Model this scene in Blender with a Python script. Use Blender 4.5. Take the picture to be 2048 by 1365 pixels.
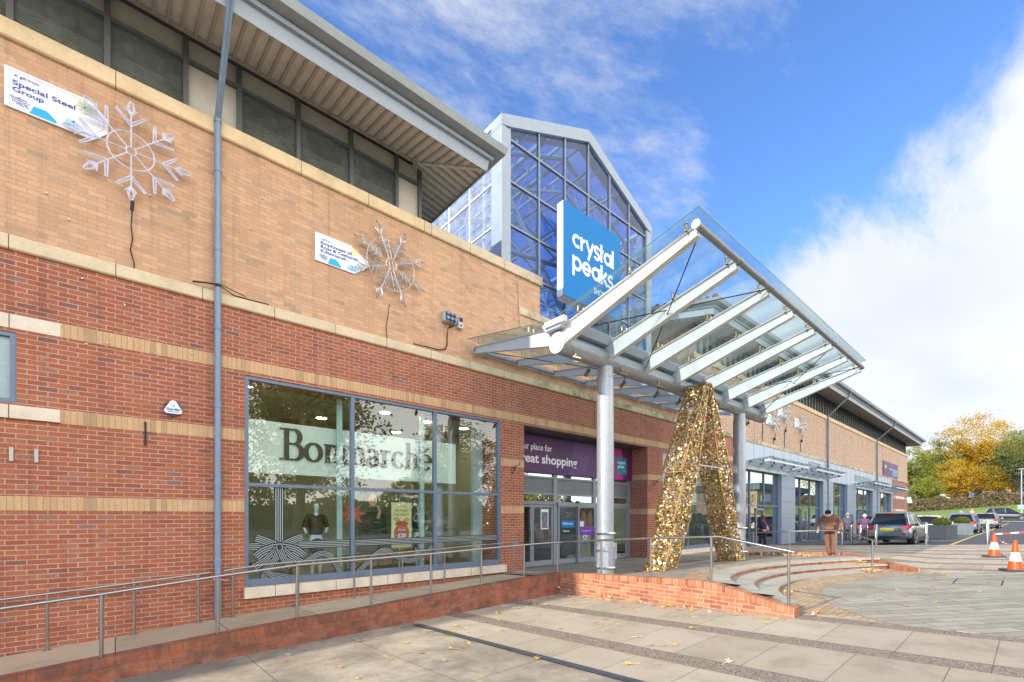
import bpy, math, random
from math import sin, cos, pi, radians as R, sqrt, hypot
from mathutils import Vector, Matrix
random.seed(7)
S = bpy.context.scene
COL = S.collection
for o in list(bpy.data.objects): bpy.data.objects.remove(o)

# ------------------------------------------------------------------ camera, sky, sun, exposure
# world: X along the shop front, Y = 0 is the brick face (camera at Y = -10.05), Z = 0 is eye height
HX, HY_ = 1046., 911.
_n = hypot(HX, HY_); CA, CB = HX/_n, HY_/_n
cam = bpy.data.cameras.new('camera'); camo = bpy.data.objects.new('camera', cam); COL.objects.link(camo)
camo.location = (0, -10.05, 0); camo.rotation_euler = (R(90), 0, -math.atan2(CB, CA))
cam.sensor_width = 36; cam.lens = 36*911/2048; cam.shift_y = 351.5/2048; cam.clip_start = .1; cam.clip_end = 2000
S.camera = camo
S.render.resolution_x, S.render.resolution_y = 1024, 682
S.view_settings.view_transform = 'Standard'; S.view_settings.look = 'None'
S.view_settings.exposure = 0.56; S.view_settings.gamma = 1
SUN_EL, SUN_AZ = R(24), R(3.5)
sunv = Vector((-cos(SUN_AZ)*cos(SUN_EL), sin(SUN_AZ)*cos(SUN_EL), sin(SUN_EL)))
W = bpy.data.worlds.new('World'); S.world = W; W.use_nodes = True
def world():
    nt = W.node_tree; nt.nodes.clear(); N = nt.nodes.new; L = nt.links.new
    out = N('ShaderNodeOutputWorld'); bg = N('ShaderNodeBackground'); bg.inputs['Strength'].default_value = .15
    sky = N('ShaderNodeTexSky'); sky.sky_type = 'NISHITA'; sky.sun_disc = False
    sky.sun_elevation = SUN_EL; sky.sun_rotation = -math.atan2(-sunv.x, sunv.y) ; sky.altitude = 0; sky.air_density = 1.0; sky.dust_density = .3; sky.ozone_density = 2.5
    tc = N('ShaderNodeTexCoord'); sep = N('ShaderNodeSeparateXYZ'); L(tc.outputs['Generated'], sep.inputs[0])
    def m(op, a, b=None, c=None):
        n = N('ShaderNodeMath'); n.operation = op
        for i, v in enumerate((a, b, c)):
            if v is None: continue
            if isinstance(v, (int, float)): n.inputs[i].default_value = v
            else: L(v, n.inputs[i])
        return n.outputs[0]
    zz = m('ADD', m('MAXIMUM', sep.outputs[2], 0.0), .12)
    px = m('DIVIDE', sep.outputs[0], zz); py = m('DIVIDE', sep.outputs[1], zz)
    cmb = N('ShaderNodeCombineXYZ'); L(px, cmb.inputs[0]); L(py, cmb.inputs[1])
    mp = N('ShaderNodeMapping'); L(cmb.outputs[0], mp.inputs[0]); mp.inputs['Rotation'].default_value = (0, 0, R(38)); mp.inputs['Scale'].default_value = (.55, 1.25, 1); mp.inputs['Location'].default_value = (2.2, 4.1, 0)
    n1 = N('ShaderNodeTexNoise'); n1.inputs['Scale'].default_value = 1.15; n1.inputs['Detail'].default_value = 11; n1.inputs['Roughness'].default_value = .68; n1.inputs['Distortion'].default_value = .35
    L(mp.outputs[0], n1.inputs[0])
    def dotp(v):
        d = N('ShaderNodeVectorMath'); d.operation = 'DOT_PRODUCT'; L(tc.outputs['Generated'], d.inputs[0]); d.inputs[1].default_value = v; return d.outputs['Value']
    bank = m('MINIMUM', m('MAXIMUM', m('MULTIPLY', m('ADD', dotp((.511, -.490, -.706)), .035), 2.0), -.10), .26)      # cloud bank over the road end
    wisp = m('MINIMUM', m('MULTIPLY', m('SMOOTH_MAX', m('SUBTRACT', dotp((.44, .52, .73)), .88), 0.0, .03), 2.0), .115)   # thin streaks high above the tower
    low = m('MAXIMUM', m('MULTIPLY', m('SUBTRACT', .22, sep.outputs[2]), .6), 0.0)
    back = m('MULTIPLY', m('SMOOTH_MAX', m('SUBTRACT', m('MULTIPLY', sep.outputs[1], -1.0), .15), 0.0, .1), .5)  # extra cloud out of view behind the camera, added as fill for the shaded front
    dens = m('ADD', m('ADD', m('ADD', n1.outputs['Fac'], bank), wisp), m('ADD', low, back))
    cr = N('ShaderNodeMapRange'); cr.interpolation_type = 'SMOOTHSTEP'; L(dens, cr.inputs[0])
    cr.inputs[1].default_value = .465; cr.inputs[2].default_value = .70; cr.inputs[3].default_value = 0; cr.inputs[4].default_value = .96
    hz = N('ShaderNodeMix'); hz.data_type = 'RGBA'; hz.inputs['A'].default_value = (3.3, 3.6, 4.1, 1); hz.inputs['B'].default_value = (5.0, 4.95, 4.85, 1)
    n2 = N('ShaderNodeTexNoise'); n2.inputs['Scale'].default_value = 2.2; n2.inputs['Detail'].default_value = 5; L(mp.outputs[0], n2.inputs[0]); L(n2.outputs['Fac'], hz.inputs['Factor'])
    tint = N('ShaderNodeMix'); tint.data_type = 'RGBA'; tint.blend_type = 'MULTIPLY'; tint.inputs['Factor'].default_value = 1; L(sky.outputs[0], tint.inputs['A']); tint.inputs['B'].default_value = (.88, 1.14, 1.55, 1)
    bk = m('MULTIPLY_ADD', m('SMOOTH_MAX', m('MULTIPLY', sep.outputs[1], -1.0), 0.0, .2), 3.2, 1.0)  # gain that brightens those unseen rear clouds so they light the brick front
    wm = N('ShaderNodeMix'); wm.data_type = 'RGBA'; wm.blend_type = 'MULTIPLY'; L(m('MULTIPLY', m('SUBTRACT', bk, 1.0), .35), wm.inputs['Factor']); wm.clamp_factor = True; L(hz.outputs['Result'], wm.inputs['A']); wm.inputs['B'].default_value = (1.07, 1.0, .90, 1)  # warms the added rear clouds to tint their fill
    sc_ = N('ShaderNodeVectorMath'); sc_.operation = 'SCALE'; L(wm.outputs['Result'], sc_.inputs[0]); L(bk, sc_.inputs['Scale'])
    mx = N('ShaderNodeMix'); mx.data_type = 'RGBA'; L(cr.outputs[0], mx.inputs['Factor']); L(tint.outputs['Result'], mx.inputs['A']); L(sc_.outputs[0], mx.inputs['B'])
    L(mx.outputs['Result'], bg.inputs[0]); L(bg.outputs[0], out.inputs[0])
world()
sl = bpy.data.lights.new('sun', 'SUN'); sl.energy = 3.6; sl.angle = R(.6); sl.color = (1, .93, .82)
so = bpy.data.objects.new('sun', sl); COL.objects.link(so); so.rotation_euler = sunv.to_track_quat('Z', 'Y').to_euler()

# ------------------------------------------------------------------ materials
MATS = {}
def nodes(name):
    m = bpy.data.materials.new(name); m.use_nodes = True; nt = m.node_tree; nt.nodes.clear()
    out = nt.nodes.new('ShaderNodeOutputMaterial'); b = nt.nodes.new('ShaderNodeBsdfPrincipled'); nt.links.new(b.outputs[0], out.inputs[0])
    return m, nt, b, out
class NT:
    def __init__(s, nt): s.nt = nt
    def n(s, t, **k):
        x = s.nt.nodes.new('ShaderNode'+t)
        for a, v in k.items(): setattr(x, a, v)
        return x
    def l(s, a, b): s.nt.links.new(a, b)
    def m(s, op, a, b=None, c=None):
        x = s.n('Math', operation=op)
        for i, v in enumerate((a, b, c)):
            if v is None: continue
            if isinstance(v, (int, float)): x.inputs[i].default_value = v
            else: s.l(v, x.inputs[i])
        return x.outputs[0]
    def noise(s, vec, scale, detail=4, rough=.6, dist=0):
        x = s.n('TexNoise'); x.inputs['Scale'].default_value = scale; x.inputs['Detail'].default_value = detail; x.inputs['Roughness'].default_value = rough; x.inputs['Distortion'].default_value = dist
        if vec is not None: s.l(vec, x.inputs[0])
        return x.outputs['Fac']
    def ramp(s, fac, stops, interp='LINEAR'):
        x = s.n('ValToRGB'); x.color_ramp.interpolation = interp; e = x.color_ramp.elements
        while len(e) < len(stops): e.new(.5)
        for i, (p, c) in enumerate(stops): e[i].position = p; e[i].color = (*c[:3], 1)
        s.l(fac, x.inputs[0]); return x.outputs[0]
    def mix(s, f, a, b, mode='MIX'):
        x = s.n('Mix', data_type='RGBA', blend_type=mode)
        for k, v in (('Factor', f), ('A', a), ('B', b)):
            if isinstance(v, (int, float)): x.inputs[k].default_value = v
            elif isinstance(v, tuple): x.inputs[k].default_value = (*v[:3], 1)
            else: s.l(v, x.inputs[k])
        return x.outputs['Result']
    def bump(s, h, strength, dist, b):
        x = s.n('Bump'); x.inputs['Strength'].default_value = strength; x.inputs['Distance'].default_value = dist; s.l(h, x.inputs['Height']); s.l(x.outputs[0], b.inputs['Normal'])
def plain(name, col, rough=.6, metal=0., var=.12, vs=6., bump=0., emit=0., spec=None, alpha=None, coat=0.):
    if name in MATS: return MATS[name]
    m, nt, b, out = nodes(name); g = NT(nt)
    b.inputs['Roughness'].default_value = rough; b.inputs['Metallic'].default_value = metal
    if coat: b.inputs['Coat Weight'].default_value = coat; b.inputs['Coat Roughness'].default_value = .05
    if var > 0:
        tc = g.n('TexCoord'); f = g.noise(tc.outputs['Object'], vs, 5)
        c = g.ramp(f, [(.3, tuple(x*(1-var) for x in col)), (.7, tuple(min(1, x*(1+var)) for x in col))]); g.l(c, b.inputs['Base Color'])
        rr = g.m('MULTIPLY_ADD', f, .25, rough-.12); g.l(rr, b.inputs['Roughness'])
        if bump: g.bump(g.noise(tc.outputs['Object'], vs*12, 3), bump, .004, b)
    else: b.inputs['Base Color'].default_value = (*col, 1)
    if emit: b.inputs['Emission Color'].default_value = (*col, 1); b.inputs['Emission Strength'].default_value = emit
    MATS[name] = m; return m
def brick(name, stops, mortar, axis='X', bw=.225, rh=.0762, zoff=.028, offset=.5, mort=.013, stain=.25, soldier=False, dirt=0.):
    if name in MATS: return MATS[name]
    m, nt, b, out = nodes(name); g = NT(nt)
    tc = g.n('TexCoord'); sp = g.n('SeparateXYZ'); g.l(tc.outputs['Object'], sp.inputs[0])
    h = sp.outputs[0] if axis == 'X' else sp.outputs[1]
    if axis == 'X':   # returns and reveals run their courses along Y
        ge = g.n('NewGeometry'); s2_ = g.n('SeparateXYZ'); g.l(ge.outputs['Normal'], s2_.inputs[0]); side = g.m('GREATER_THAN', g.m('ABSOLUTE', s2_.outputs[0]), .7)
        h = g.m('ADD', g.m('MULTIPLY', sp.outputs[0], g.m('SUBTRACT', 1, side)), g.m('MULTIPLY', sp.outputs[1], side))
    if axis == 'XY': h = g.m('ADD', sp.outputs[0], sp.outputs[1])
    cb = g.n('CombineXYZ'); g.l(h, cb.inputs[0]); g.l(g.m('ADD', sp.outputs[2], 10+zoff), cb.inputs[1])
    if axis == 'TOP': 
        nt.links.remove(cb.inputs[1].links[0]); g.l(sp.outputs[1], cb.inputs[1]); nt.links.remove(cb.inputs[0].links[0]); g.l(sp.outputs[0], cb.inputs[0])
    t = g.n('TexBrick'); t.offset = offset; g.l(cb.outputs[0], t.inputs['Vector'])
    t.inputs['Color1'].default_value = (0, 0, 0, 1); t.inputs['Color2'].default_value = (1, 1, 1, 1); t.inputs['Mortar'].default_value = (.5, .5, .5, 1)
    t.inputs['Scale'].default_value = 1; t.inputs['Mortar Size'].default_value = mort/2; t.inputs['Mortar Smooth'].default_value = .1; t.inputs['Bias'].default_value = 0
    t.inputs['Brick Width'].default_value = bw; t.inputs['Row Height'].default_value = rh
    col = g.ramp(t.outputs['Color'], stops)
    fine = g.noise(tc.outputs['Object'], 70, 4, .7)
    col = g.mix(.38, col, g.ramp(fine, [(.3, (.25, .25, .25)), (.7, (.85, .85, .85))]), 'OVERLAY')
    big = g.noise(tc.outputs['Object'], .9, 6, .65)
    spots = g.noise(tc.outputs['Object'], 190, 2, .5)
    col = g.mix(g.m('MULTIPLY', g.m('GREATER_THAN', spots, .66), .5), col, (.05, .04, .035))
    mc = g.mix(g.ramp(g.noise(tc.outputs['Object'], 3, 4), [(.35, (0, 0, 0)), (.65, (1, 1, 1))]), mortar, tuple(x*.72 for x in mortar))
    col = g.mix(t.outputs['Fac'], col, mc)
    col = g.mix(stain, col, g.ramp(big, [(.32, (.50, .47, .45)), (.5, (.8, .8, .8)), (.68, (1, 1, 1))]), 'MULTIPLY')
    mps = g.n('Mapping'); g.l(tc.outputs['Object'], mps.inputs[0]); mps.inputs['Scale'].default_value = (5.5, 5.5, .22)
    col = g.mix(.30, col, g.ramp(g.noise(mps.outputs[0], 1, 5, .65), [(.34, (.42, .40, .39)), (.46, (.95, .95, .95)), (.62, (1, 1, 1)), (.74, (1, 1, 1))]), 'MULTIPLY')
    eff = g.ramp(g.noise(tc.outputs['Object'], 1.7, 6, .7), [(.60, (0, 0, 0)), (.74, (1, 1, 1))]); col = g.mix(g.m('MULTIPLY', eff, .22), col, (.60, .52, .46))
    if dirt:
        d = g.noise(tc.outputs['Object'], 4, 6, .7)
        col = g.mix(g.m('MULTIPLY', g.ramp(d, [(.45, (0, 0, 0)), (.62, (1, 1, 1))]), dirt), col, (.06, .05, .045))
    g.l(col, b.inputs['Base Color']); b.inputs['Roughness'].default_value = .88
    hh = g.m('ADD', g.m('MULTIPLY', g.m('SUBTRACT', 1, t.outputs['Fac']), 1.0), g.m('MULTIPLY', fine, .5))
    g.bump(hh, .5, .006, b)
    MATS[name] = m; return m
REDS = [(0, (.22, .10, .085)), (.03, (.30, .09, .052)), (.12, (.345, .098, .048)), (.5, (.385, .112, .052)), (.92, (.415, .13, .060)), (.98, (.36, .15, .09)), (1, (.24, .13, .115))]
TANS = [(0, (.42, .29, .19)), (.10, (.57, .335, .20)), (.6, (.63, .36, .21)), (1, (.69, .405, .24))]
ORNG = [(0, (.30, .10, .05)), (.3, (.46, .16, .07)), (.7, (.52, .20, .09)), (1, (.55, .24, .12))]
PINKT = [(0, (.50, .34, .24)), (.5, (.60, .40, .28)), (1, (.66, .46, .33))]
MORT = (.52, .42, .35)
M = {}
M['red'] = brick('red_brick', REDS, MORT)
M['redy'] = brick('red_brick_return', REDS, MORT, axis='Y')
M['tan'] = brick('tan_brick', TANS, (.50, .37, .25), stain=.3, mort=.009)
M['tany'] = brick('tan_brick_return', TANS, (.34, .27, .20), axis='Y', mort=.010)
M['tanfar'] = brick('tan_brick_far', PINKT, (.42, .32, .25), stain=.15)
M['sold'] = brick('tan_soldier_brick', [(0, (.42, .28, .15)), (.2, (.58, .36, .19)), (1, (.64, .41, .22))], (.36, .30, .24), bw=.0762, rh=5, offset=0, mort=.008, stain=.2)
M['soldy'] = brick('tan_soldier_brick_return', [(0, (.42, .28, .15)), (.2, (.58, .36, .19)), (1, (.64, .41, .22))], (.36, .30, .24), axis='Y', bw=.0762, rh=5, offset=0, mort=.008, stain=.2)
M['ramp'] = brick('ramp_wall_brick', REDS, (.24, .19, .155), stain=.7, dirt=.55)
M['orange'] = brick('orange_wall_brick', ORNG, (.55, .42, .33), axis='Y', stain=.25)
M['cap'] = brick('cap_brick', REDS, (.19, .15, .125), bw=.0762, rh=9, offset=0, mort=.014, stain=.7, dirt=.5)
M['capo'] = brick('orange_cap_brick', ORNG, (.50, .40, .32), axis='Y', bw=.0762, rh=9, offset=0, mort=.010, stain=.3)
M['kerb'] = brick('kerb_brick', ORNG, (.50, .40, .32), axis='XY', bw=.0762, rh=9, offset=0, mort=.010)
def stone(name, col, joint=0., green=0.):
    m, nt, b, out = nodes(name); g = NT(nt); tc = g.n('TexCoord'); P = tc.outputs['Object']
    c = g.ramp(g.noise(P, 2.2, 8, .7), [(.3, tuple(x*.78 for x in col)), (.55, col), (.75, tuple(x*1.12 for x in col))])
    c = g.mix(.25, c, g.ramp(g.noise(P, 60, 3), [(.3, (.3, .3, .3)), (.7, (.8, .8, .8))]), 'OVERLAY')
    if joint:
        sp = g.n('SeparateXYZ'); g.l(P, sp.inputs[0])
        f = g.m('FRACT', g.m('DIVIDE', sp.outputs[0], joint)); j = g.m('LESS_THAN', f, .012/joint)
        c = g.mix(j, c, (.12, .10, .08))
        if green:
            gf = g.ramp(g.m('MULTIPLY', g.noise(P, 1.3, 6, .75), g.ramp(g.m('MULTIPLY', sp.outputs[0], .06), [(.42, (0, 0, 0)), (.6, (1, 1, 1))])), [(.42, (0, 0, 0)), (.62, (1, 1, 1))])
            c = g.mix(g.m('MULTIPLY', gf, green), c, (.12, .13, .06))
    g.l(c, b.inputs['Base Color']); b.inputs['Roughness'].default_value = .85; g.bump(g.noise(P, 45, 4), .25, .004, b)
    return m
M['stone'] = stone('sandstone', (.74, .56, .33), 1.45)
M['stoneg'] = stone('weathered_sandstone', (.66, .53, .36), 1.2, .75)
M['sill'] = stone('pale_cast_stone', (.72, .63, .50), 1.2)
M['frame'] = plain('blue_grey_frame_paint', (.135, .185, .26), .42, 0, .06)
M['dframe'] = plain('dark_frame_paint', (.105, .115, .115), .5, 0, .1)
M['lframe'] = plain('grey_door_paint', (.25, .28, .31), .42, 0, .06)
M['eave'] = plain('grey_eave_metal', (.33, .38, .43), .45, 0, .07, 3)
M['gutter'] = plain('grey_gutter_metal', (.30, .33, .33), .5, 0, .1, 3)
M['soffit'] = plain('beige_soffit', (.60, .56, .49), .7, 0, .1, 4)
M['soffrib'] = plain('brown_soffit_rib', (.38, .345, .29), .7, 0, .12, 4)
M['panel'] = plain('opaque_beige_panel', (.54, .51, .42), .6, 0, .08)
M['pipe'] = plain('blue_grey_pipe_paint', (.20, .27, .36), .4, 0, .1, 5)
M['fpipe'] = plain('grey_pipe_paint', (.24, .28, .33), .45, 0, .1, 5)
M['silver'] = plain('silver_paint', (.40, .425, .46), .36, .5, .08, 9, bump=.05)
M['steel'] = plain('brushed_stainless', (.40, .39, .38), .33, 1., .02, 8)
M['chrome'] = plain('polished_collar', (.75, .75, .76), .12, 1., 0)
M['brass'] = plain('bronze_spotlight', (.40, .31, .19), .35, .8, .1)
M['white'] = plain('white_steel_paint', (.69, .71, .70), .5, 0, .13, 2.2)
M['wgrey'] = plain('pale_grey_steel', (.50, .56, .60), .5, 0, .06, 3)
M['black'] = plain('black_rubber', (.012, .012, .013), .6, 0, .1)
M['clad'] = plain('blue_grey_cladding', (.28, .335, .41), .42, .1, .05, 1.5)
M['cladl'] = plain('light_cladding', (.42, .49, .57), .42, .1, .05, 1.5)
M['tile'] = plain('brown_roof_tile', (.20, .10, .07), .8, 0, .2)
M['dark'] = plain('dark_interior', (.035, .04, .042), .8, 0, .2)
M['interior'] = plain('shop_wall_paint', (.42, .44, .36), .7, 0, .15, 1)
M['ceil'] = plain('ceiling_tile', (.42, .44, .42), .8, 0, .08)
M['signwhite'] = plain('white_sign_face', (.80, .81, .84), .5, 0, .03)
M['blue'] = plain('bright_blue_sign', (.0, .19, .50), .75, 0, .04, 3)
M['navy'] = plain('blue_print', (.012, .06, .33), .5, 0, .05)
M['tape'] = plain('rope_light_tube', (.60, .60, .72), .25, 0, .15)
M['wire'] = plain('black_cable', (.02, .018, .016), .6, 0, 0)
def glass(name, tint, refl, col=(.95, 1, .99), rough=0.0, haze=0.):
    m, nt, b, out = nodes(name); g = NT(nt); nt.nodes.remove(b)
    tr = g.n('BsdfTransparent'); tr.inputs[0].default_value = (*tint, 1)
    gl = g.n('BsdfGlossy'); gl.inputs[0].default_value = (*col, 1); gl.inputs['Roughness'].default_value = rough
    lw = g.n('LayerWeight'); lw.inputs['Blend'].default_value = .5
    f = g.m('MINIMUM', g.m('MULTIPLY_ADD', g.m('POWER', lw.outputs['Facing'], 4.5), .9, refl+.03), 1.0)
    mx = g.n('MixShader'); g.l(f, mx.inputs[0]); g.l(tr.outputs[0], mx.inputs[1]); g.l(gl.outputs[0], mx.inputs[2]); last = mx.outputs[0]
    if haze:
        df = g.n('BsdfDiffuse'); df.inputs[0].default_value = (.75, .8, .78, 1); m2 = g.n('MixShader')
        tc = g.n('TexCoord'); dn = g.ramp(g.noise(tc.outputs['Object'], 2.5, 8, .75), [(.35, (haze*.5,)*3), (.7, (haze*1.6,)*3)])
        g.l(dn, m2.inputs[0]); g.l(last, m2.inputs[1]); g.l(df.outputs[0], m2.inputs[2]); last = m2.outputs[0]
    g.l(last, out.inputs[0]); return m
M['shopglass'] = glass('shop_window_glass', (.86, .95, .93), .095)
M['farglass'] = glass('mirror_shop_glass', (.55, .62, .62), .42)
M['clerglass'] = glass('dark_clerestory_glass', (.56, .60, .48), .02, haze=.11)  # whitish haze lightens the panes in place of light from the room behind
M['cangl'] = glass('canopy_glass', (.83, .905, .91), .0, haze=.04)
M['towgl'] = glass('tower_glass', (.42, .56, .80), -.01, haze=.02)
M['towside'] = glass('tower_side_glass', (.62, .68, .80), .02, haze=.26)  # strong whitish haze stands in for pale reflections on the side panes
M['carglass'] = plain('car_glass', (.02, .025, .03), .06, 0, 0)
def paving():
    m, nt, b, out = nodes('slab_paving'); g = NT(nt); tc = g.n('TexCoord'); P = tc.outputs['Object']; sp = g.n('SeparateXYZ'); g.l(P, sp.inputs[0]); x, y = sp.outputs[0], sp.outputs[1]
    # bands of dark aggregate across the plaza every 1.6 m, from x = 4.3 on
    u = g.m('DIVIDE', g.m('SUBTRACT', x, 4.89), 1.6); fu = g.m('FRACT', u)
    wob = 0
    band = g.m('MULTIPLY', g.m('LESS_THAN', fu, .21), g.m('GREATER_THAN', x, 4.5))
    cell = g.m('FLOOR', u)
    # slabs
    sy = g.m('ADD', g.m('DIVIDE', y, .79), g.m('MULTIPLY', cell, .37)); fy = g.m('FRACT', sy)
    j1 = g.m('LESS_THAN', fy, .011); j2 = g.m('LESS_THAN', g.m('ABSOLUTE', g.m('SUBTRACT', fu, .215)), .006)
    j3 = g.m('GREATER_THAN', fu, .994)
    right = g.m('MAXIMUM', j1, g.m('MAXIMUM', j2, j3))
    # big slabs left of the drain
    ux = g.m('DIVIDE', x, 1.42); uy = g.m('DIVIDE', g.m('ADD', y, g.m('MULTIPLY', g.m('FLOOR', ux), .6)), 1.6)
    left = g.m('MAXIMUM', g.m('LESS_THAN', g.m('FRACT', ux), .009), g.m('LESS_THAN', g.m('FRACT', uy), .008))
    isr = g.m('GREATER_THAN', x, 4.12)
    joint = g.m('ADD', g.m('MULTIPLY', isr, right), g.m('MULTIPLY', g.m('SUBTRACT', 1, isr), left))
    wn = g.n('TexWhiteNoise'); wn.noise_dimensions = '2D'; cb = g.n('CombineXYZ'); g.l(cell, cb.inputs[0]); g.l(g.m('FLOOR', sy), cb.inputs[1]); g.l(cb.outputs[0], wn.inputs[0])
    base = g.ramp(wn.outputs[0], [(0, (.45, .38, .275)), (1, (.54, .465, .345))])
    st = g.noise(P, 1.3, 8, .68, .4)
    base = g.mix(.8, base, g.ramp(st, [(.28, (.58, .52, .44)), (.48, (.88, .86, .83)), (.7, (1, 1, 1))]), 'MULTIPLY')
    rust = g.noise(P, 2.6, 5, .6, .6); base = g.mix(g.m('MULTIPLY', g.ramp(rust, [(.6, (0, 0, 0)), (.75, (1, 1, 1))]), .45), base, (.30, .19, .09))
    gr = g.noise(P, 110, 3, .7); base = g.mix(.35, base, g.ramp(gr, [(.3, (.25, .25, .25)), (.7, (.82, .82, .82))]), 'OVERLAY')
    gm_ = g.n('TexVoronoi'); gm_.inputs['Scale'].default_value = 2.3; g.l(P, gm_.inputs['Vector']); spot = g.m('LESS_THAN', gm_.outputs['Distance'], .045)
    base = g.mix(g.m('MULTIPLY', spot, .45), base, (.20, .18, .15))
    left_dirt = g.m('MULTIPLY', g.m('SUBTRACT', 1, isr), g.ramp(g.noise(P, .8, 9, .75), [(.38, (0, 0, 0)), (.6, (1, 1, 1))])); base = g.mix(g.m('MULTIPLY', left_dirt, .85), base, (.19, .165, .125))
    vo = g.n('TexVoronoi'); vo.inputs['Scale'].default_value = 70; g.l(P, vo.inputs['Vector']); agg = g.ramp(vo.outputs['Color'], [(.2, (.15, .115, .085)), (.5, (.27, .21, .155)), (.85, (.42, .34, .25))])
    c = g.mix(band, base, agg); c = g.mix(g.m('MULTIPLY', joint, .7), c, (.09, .075, .055))
    g.l(c, b.inputs['Base Color']); b.inputs['Roughness'].default_value = .85
    hh = g.m('SUBTRACT', g.m('ADD', g.m('MULTIPLY', gr, .35), g.m('MULTIPLY', g.m('MULTIPLY', band, vo.outputs['Distance']), 1.0)), joint)
    g.bump(hh, .5, .006, b); return m
M['paving'] = paving()
def slabs(name, col, sx, sy, off=.5, jw=.010, stain=.6, gj=(.05, .045, .04), rot=0.):
    m, nt, b, out = nodes(name); g = NT(nt); tc = g.n('TexCoord'); P = tc.outputs['Object']
    mp = g.n('Mapping'); g.l(P, mp.inputs[0]); mp.inputs['Rotation'].default_value = (0, 0, rot)
    t = g.n('TexBrick'); t.offset = off; g.l(mp.outputs[0], t.inputs['Vector']); t.inputs['Scale'].default_value = 1
    t.inputs['Color1'].default_value = (*[x*.82 for x in col], 1); t.inputs['Color2'].default_value = (*[x*1.1 for x in col], 1); t.inputs['Mortar'].default_value = (*gj, 1)
    t.inputs['Mortar Size'].default_value = jw/2; t.inputs['Mortar Smooth'].default_value = 0; t.inputs['Brick Width'].default_value = sx; t.inputs['Row Height'].default_value = sy
    c = g.mix(stain, t.outputs['Color'], g.ramp(g.noise(P, 1.6, 8, .7, .5), [(.3, (.55, .52, .48)), (.5, (.88, .87, .85)), (.7, (1, 1, 1))]), 'MULTIPLY')
    gr = g.noise(P, 80, 3, .7); c = g.mix(.3, c, g.ramp(gr, [(.3, (.25, .25, .25)), (.7, (.8, .8, .8))]), 'OVERLAY')
    g.l(c, b.inputs['Base Color']); b.inputs['Roughness'].default_value = .82; g.bump(g.m('SUBTRACT', g.m('MULTIPLY', gr, .4), t.outputs['Fac']), .4, .005, b); return m
M['ramps'] = slabs('concrete_ramp', (.60, .48, .32), 1.38, 6, 0, .012)
M['terr'] = slabs('terrace_slabs', (.34, .305, .25), .6, .6, .5, .008)
M['circle'] = slabs('grey_green_stone', (.42, .385, .29), .75, .22, .4, .012, rot=R(41))
M['tactile'] = slabs('buff_block_paving', (.52, .37, .22), .21, .105, .5, .006)
M['tread'] = stone('step_stone', (.45, .42, .34), 1.1)
M['asphalt'] = plain('asphalt', (.075, .075, .082), .85, 0, .2, 1.5, bump=.4)
M['yellow'] = plain('yellow_road_paint', (.62, .44, .14), .7, 0, .2, 10)
M['palekerb'] = plain('pale_pavement', (.50, .46, .40), .8, 0, .1)
M['grass'] = plain('grass', (.20, .27, .045), .9, 0, .40, 2.5, bump=.8)

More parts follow.
